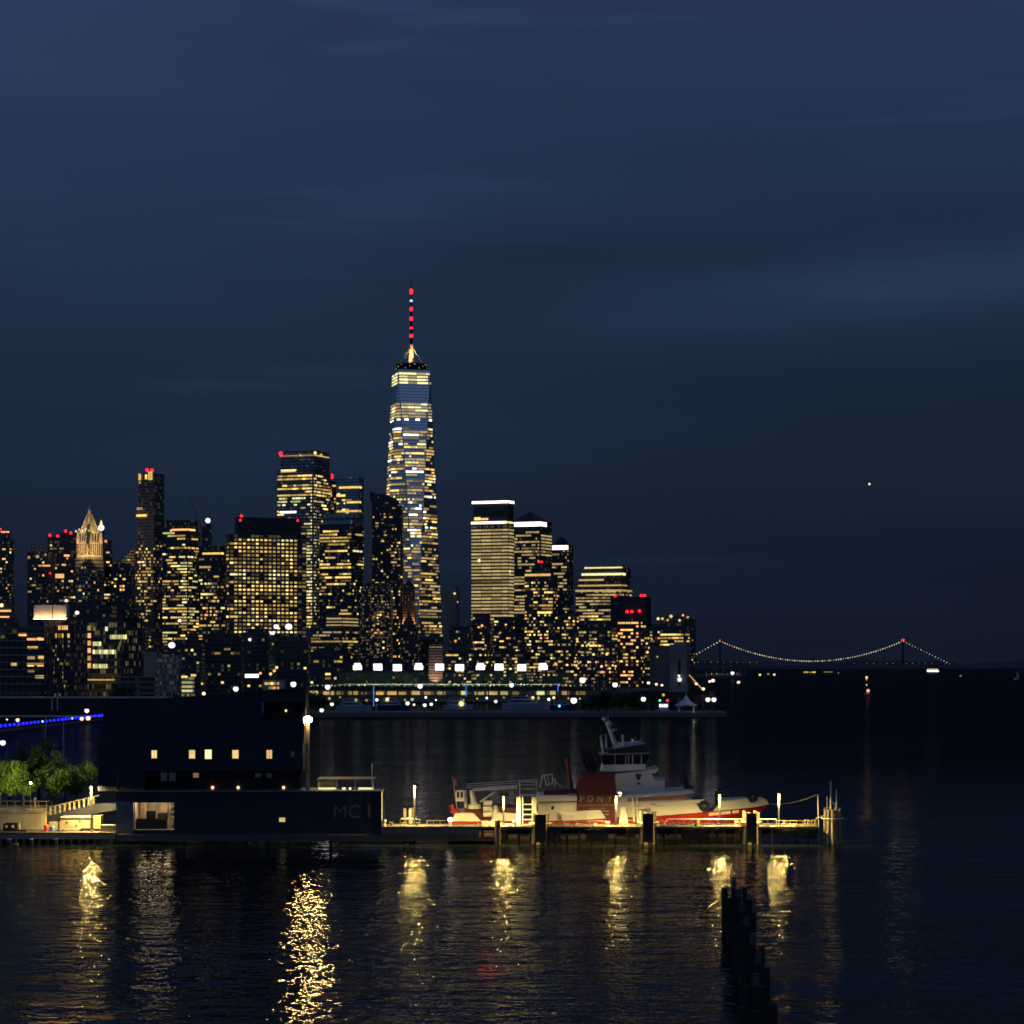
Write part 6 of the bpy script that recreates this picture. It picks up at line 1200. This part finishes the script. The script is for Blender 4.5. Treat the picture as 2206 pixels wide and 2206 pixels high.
# machines, barrels, trailer
e_ = empty('generator', (X(30, D0 + 1), D0 + 1, Z(1793.5, D0)), 'black engine on a low skid with two round gauges, at the left edge', 'generator'); D = D0 + 1
MB().pbox(6, 55, 1788, 1793, D, D + 1.4).go('skid', black_rubber, e_); MB().prism([(7, 1788), (7, 1777), (11, 1773), (36, 1773), (38, 1788)], D + .1, D + 1.2).go('housing', black_rubber, e_)
for px in (14, 28): MB().tube(P(px, 1780.5, D + .09), P(px, 1780.5, D + .02), .2, n=14).go('gauge', steel, e_)
MB().tube(P(40, 1788, D + .6), P(40, 1771, D + .6), .28, .25, 10).go('tank', pale_timber, e_)
for px, w, c_, lb in ((98.5, 5.5, (.75, .07, .06), 'red plastic drum beside the blue one'), (111, 5, (.10, .25, .5), 'blue plastic drum beside the red one')):
    zb = Z(1793.4, D0 + 1); r_ = w * D0 / F; h_ = (16 if px < 100 else 13) * D0 / F
    o_ = MB().lathe((X(px, D0 + 1), D0 + 1.5, zb), [(r_ * .95, 0), (r_, .08), (r_ * .96, h_ * .33), (r_, h_ * .36), (r_ * .96, h_ * .66), (r_, h_ * .69), (r_ * .95, h_ * .97), (r_ * .8, h_)], 16).go('drum', paint('drum_paint', c_, .45, var=.1), None, loc=(X(px, D0 + 1), D0 + 1.5, zb), smooth=True); tag(o_, lb, 'drum')
e_ = empty('service_trailer', (X(165, D0 + 2), D0 + 2, Z(1793.4, D0)), 'cream flat-sided service trailer under the ramp, with a rusty roof edge', 'trailer'); D = D0 + 2
MB().prism([(128, 1789), (128, 1772), (133, 1764), (199, 1762), (199, 1784), (175, 1784), (170, 1789)], D, D + 2.3).go('body', paint('trailer_cream', (.30, .25, .17), .5, var=.3), e_)
MB().pbox(130, 200, 1759.5, 1762, D - .1, D + 2.4).go('roof', paint('trailer_roof', (.36, .28, .18), .6), e_); MB().pbox(106, 126, 1771, 1788, D + .1, D + 1.9).go('hitch_box', paint('hitch_cream', (.3, .27, .18), .6), e_)
for px, py in ((142, 1770), (162, 1777), (170, 1768)): MB().pbox(px, px + 4, py, py + 3.4, D - .04, D - .004).go('vent', dark_metal, e_)
for px in (136, 182): MB().tube(P(px, 1790, D + .05), P(px, 1790, D - .12), .22, n=14).go('wheel', black_rubber, e_)
MB().pbox(201, 217, 1757, 1785, D, D + 1.8).go('rear_box', paint('olive_box', (.2, .19, .08), .6), e_)
e_ = empty('lumber_stack', (X(233, D0), D0, Z(1793.5, D0)), 'brightly lit stack of pale boards against the black building', 'lumber')
for q in range(4): MB().pbox(215 + q * .8, 249.4, 1792.5 - q * 3.9 - 3.3, 1792.5 - q * 3.9, D0 + .1 + .05 * q, D0 + 1.6).go('board', pale_timber if q % 2 else paint('fresh_board', (.36, .31, .18), .7), e_)
down_lamp('mushroom-headed lamp post in front of the trees on the left', 196.5, 1691.5, D0 + 1.5, Z(1793, D0), .36, st=glow('mushroom_lens', (1, .68, .22), 2200, sample=True))
plight(rm, Vector((X(60, D0 + 14), D0 + 15, 8.0)) - Vector(rm.location), 0.1, (.9, 1, .4))
ct = empty('added_tree_lamp', (X(66, 372), 372, 2.1), 'added lamp hidden among the trees, with unseen spots lighting their leaves', 'lamp post'); MB().tube((X(66, 372), 372, 2.1), (X(66, 372), 372, 6.2), .07).go('pole', dark_metal, ct); MB().ball((X(66, 372), 372, 6.3), .16).go('lamp', glow('added_tree_lamp_light', (.9, 1, .42), 30), ct)
plight(ct, Vector((-15, -7, 10.5)), 36000, (1, .98, .30), .3, 'SPOT', (0, math.radians(-82), math.radians(24)), math.radians(100))  # added unseen spot, well off the lamp, brightening the tree crowns
plight(ct, Vector((2, -5, .6)), 3200, (.95, 1, .34), .3, 'SPOT', (math.radians(150), 0, 0), math.radians(110))  # weak unseen uplight added for the leaves

# ------------------------------------------------------------------ old pilings in the foreground
pm = paint('wet_black_timber', (.011, .010, .009), .9, var=.4, scale=2, bump=.6); capm = paint('worn_pile_top', (.065, .065, .06), .85, var=.3, scale=3)
rowp = [(1580, 1896, 11, 1), (1563, 1911, 15, 0), (1606, 1912, 11, 0), (1592, 1915, 12, 1), (1573, 1934, 16, 0), (1614, 1938, 12, 0), (1601, 1944, 13, 1), (1586, 1962, 16, 0), (1624, 1966, 13, 0), (1607, 1974, 14, 1), (1590, 1998, 18, 0),
        (1625, 2011, 14, 1), (1600, 2034, 19, 0), (1640, 2038, 14, 0), (1632, 2052, 16, 1), (1604, 2078, 21, 0), (1652, 2084, 18, 0), (1630, 2098, 17, 1), (1612, 2122, 22, 0), (1645, 2124, 26, 0), (1660, 2160, 24, 0), (1600, 2170, 24, 0), (1628, 2178, 24, 0)]
placew = ['farthest', 'second farthest', 'third farthest', 'fourth farthest', 'fifth farthest', 'sixth farthest', 'seventh farthest', 'eighth farthest', 'ninth farthest', 'tenth farthest', 'eleventh farthest', 'twelfth farthest', 'eleventh nearest', 'tenth nearest', 'ninth nearest', 'eighth nearest', 'seventh nearest', 'sixth nearest', 'fifth nearest', 'fourth nearest', 'third nearest', 'second nearest', 'nearest']
for i, (px, py, w, cp) in enumerate(rowp):
    top = 4.1 + (0.5 if i == 0 else 0); D = (H - top) * F / (py - HY); k_ = D / F; r_ = w * k_ * .5
    e_ = empty('timber_piling', (X(px, D), D, 0), f'{placew[i]} of the old black timber pilings in the water' + (', its head pale and worn' if cp else ''), 'piling', 'old pilings in the foreground')
    mb = MB(); zz = [-1, .3, 1.5, 3.0, top - .1, top]; rr_ = [r_ * 1.08, r_ * 1.05, r_ * .98, r_ * 1.0, r_ * .97, r_ * .86]
    mb.lathe((X(px, D), D, 0), list(zip(rr_, zz)), 12); mb.go('shaft', pm, e_)
    if cp: MB().lathe((X(px, D), D - .0, 0), [(r_ * 1.02, top - .75), (r_ * 1.03, top - .3), (r_ * .92, top + .02), (r_ * .2, top + .05)], 12).go('worn_head', capm, e_)
    e_.rotation_euler = (R.uniform(-.02, .02), R.uniform(-.025, .025), 0)
pass
print('objects', len(bpy.data.objects))
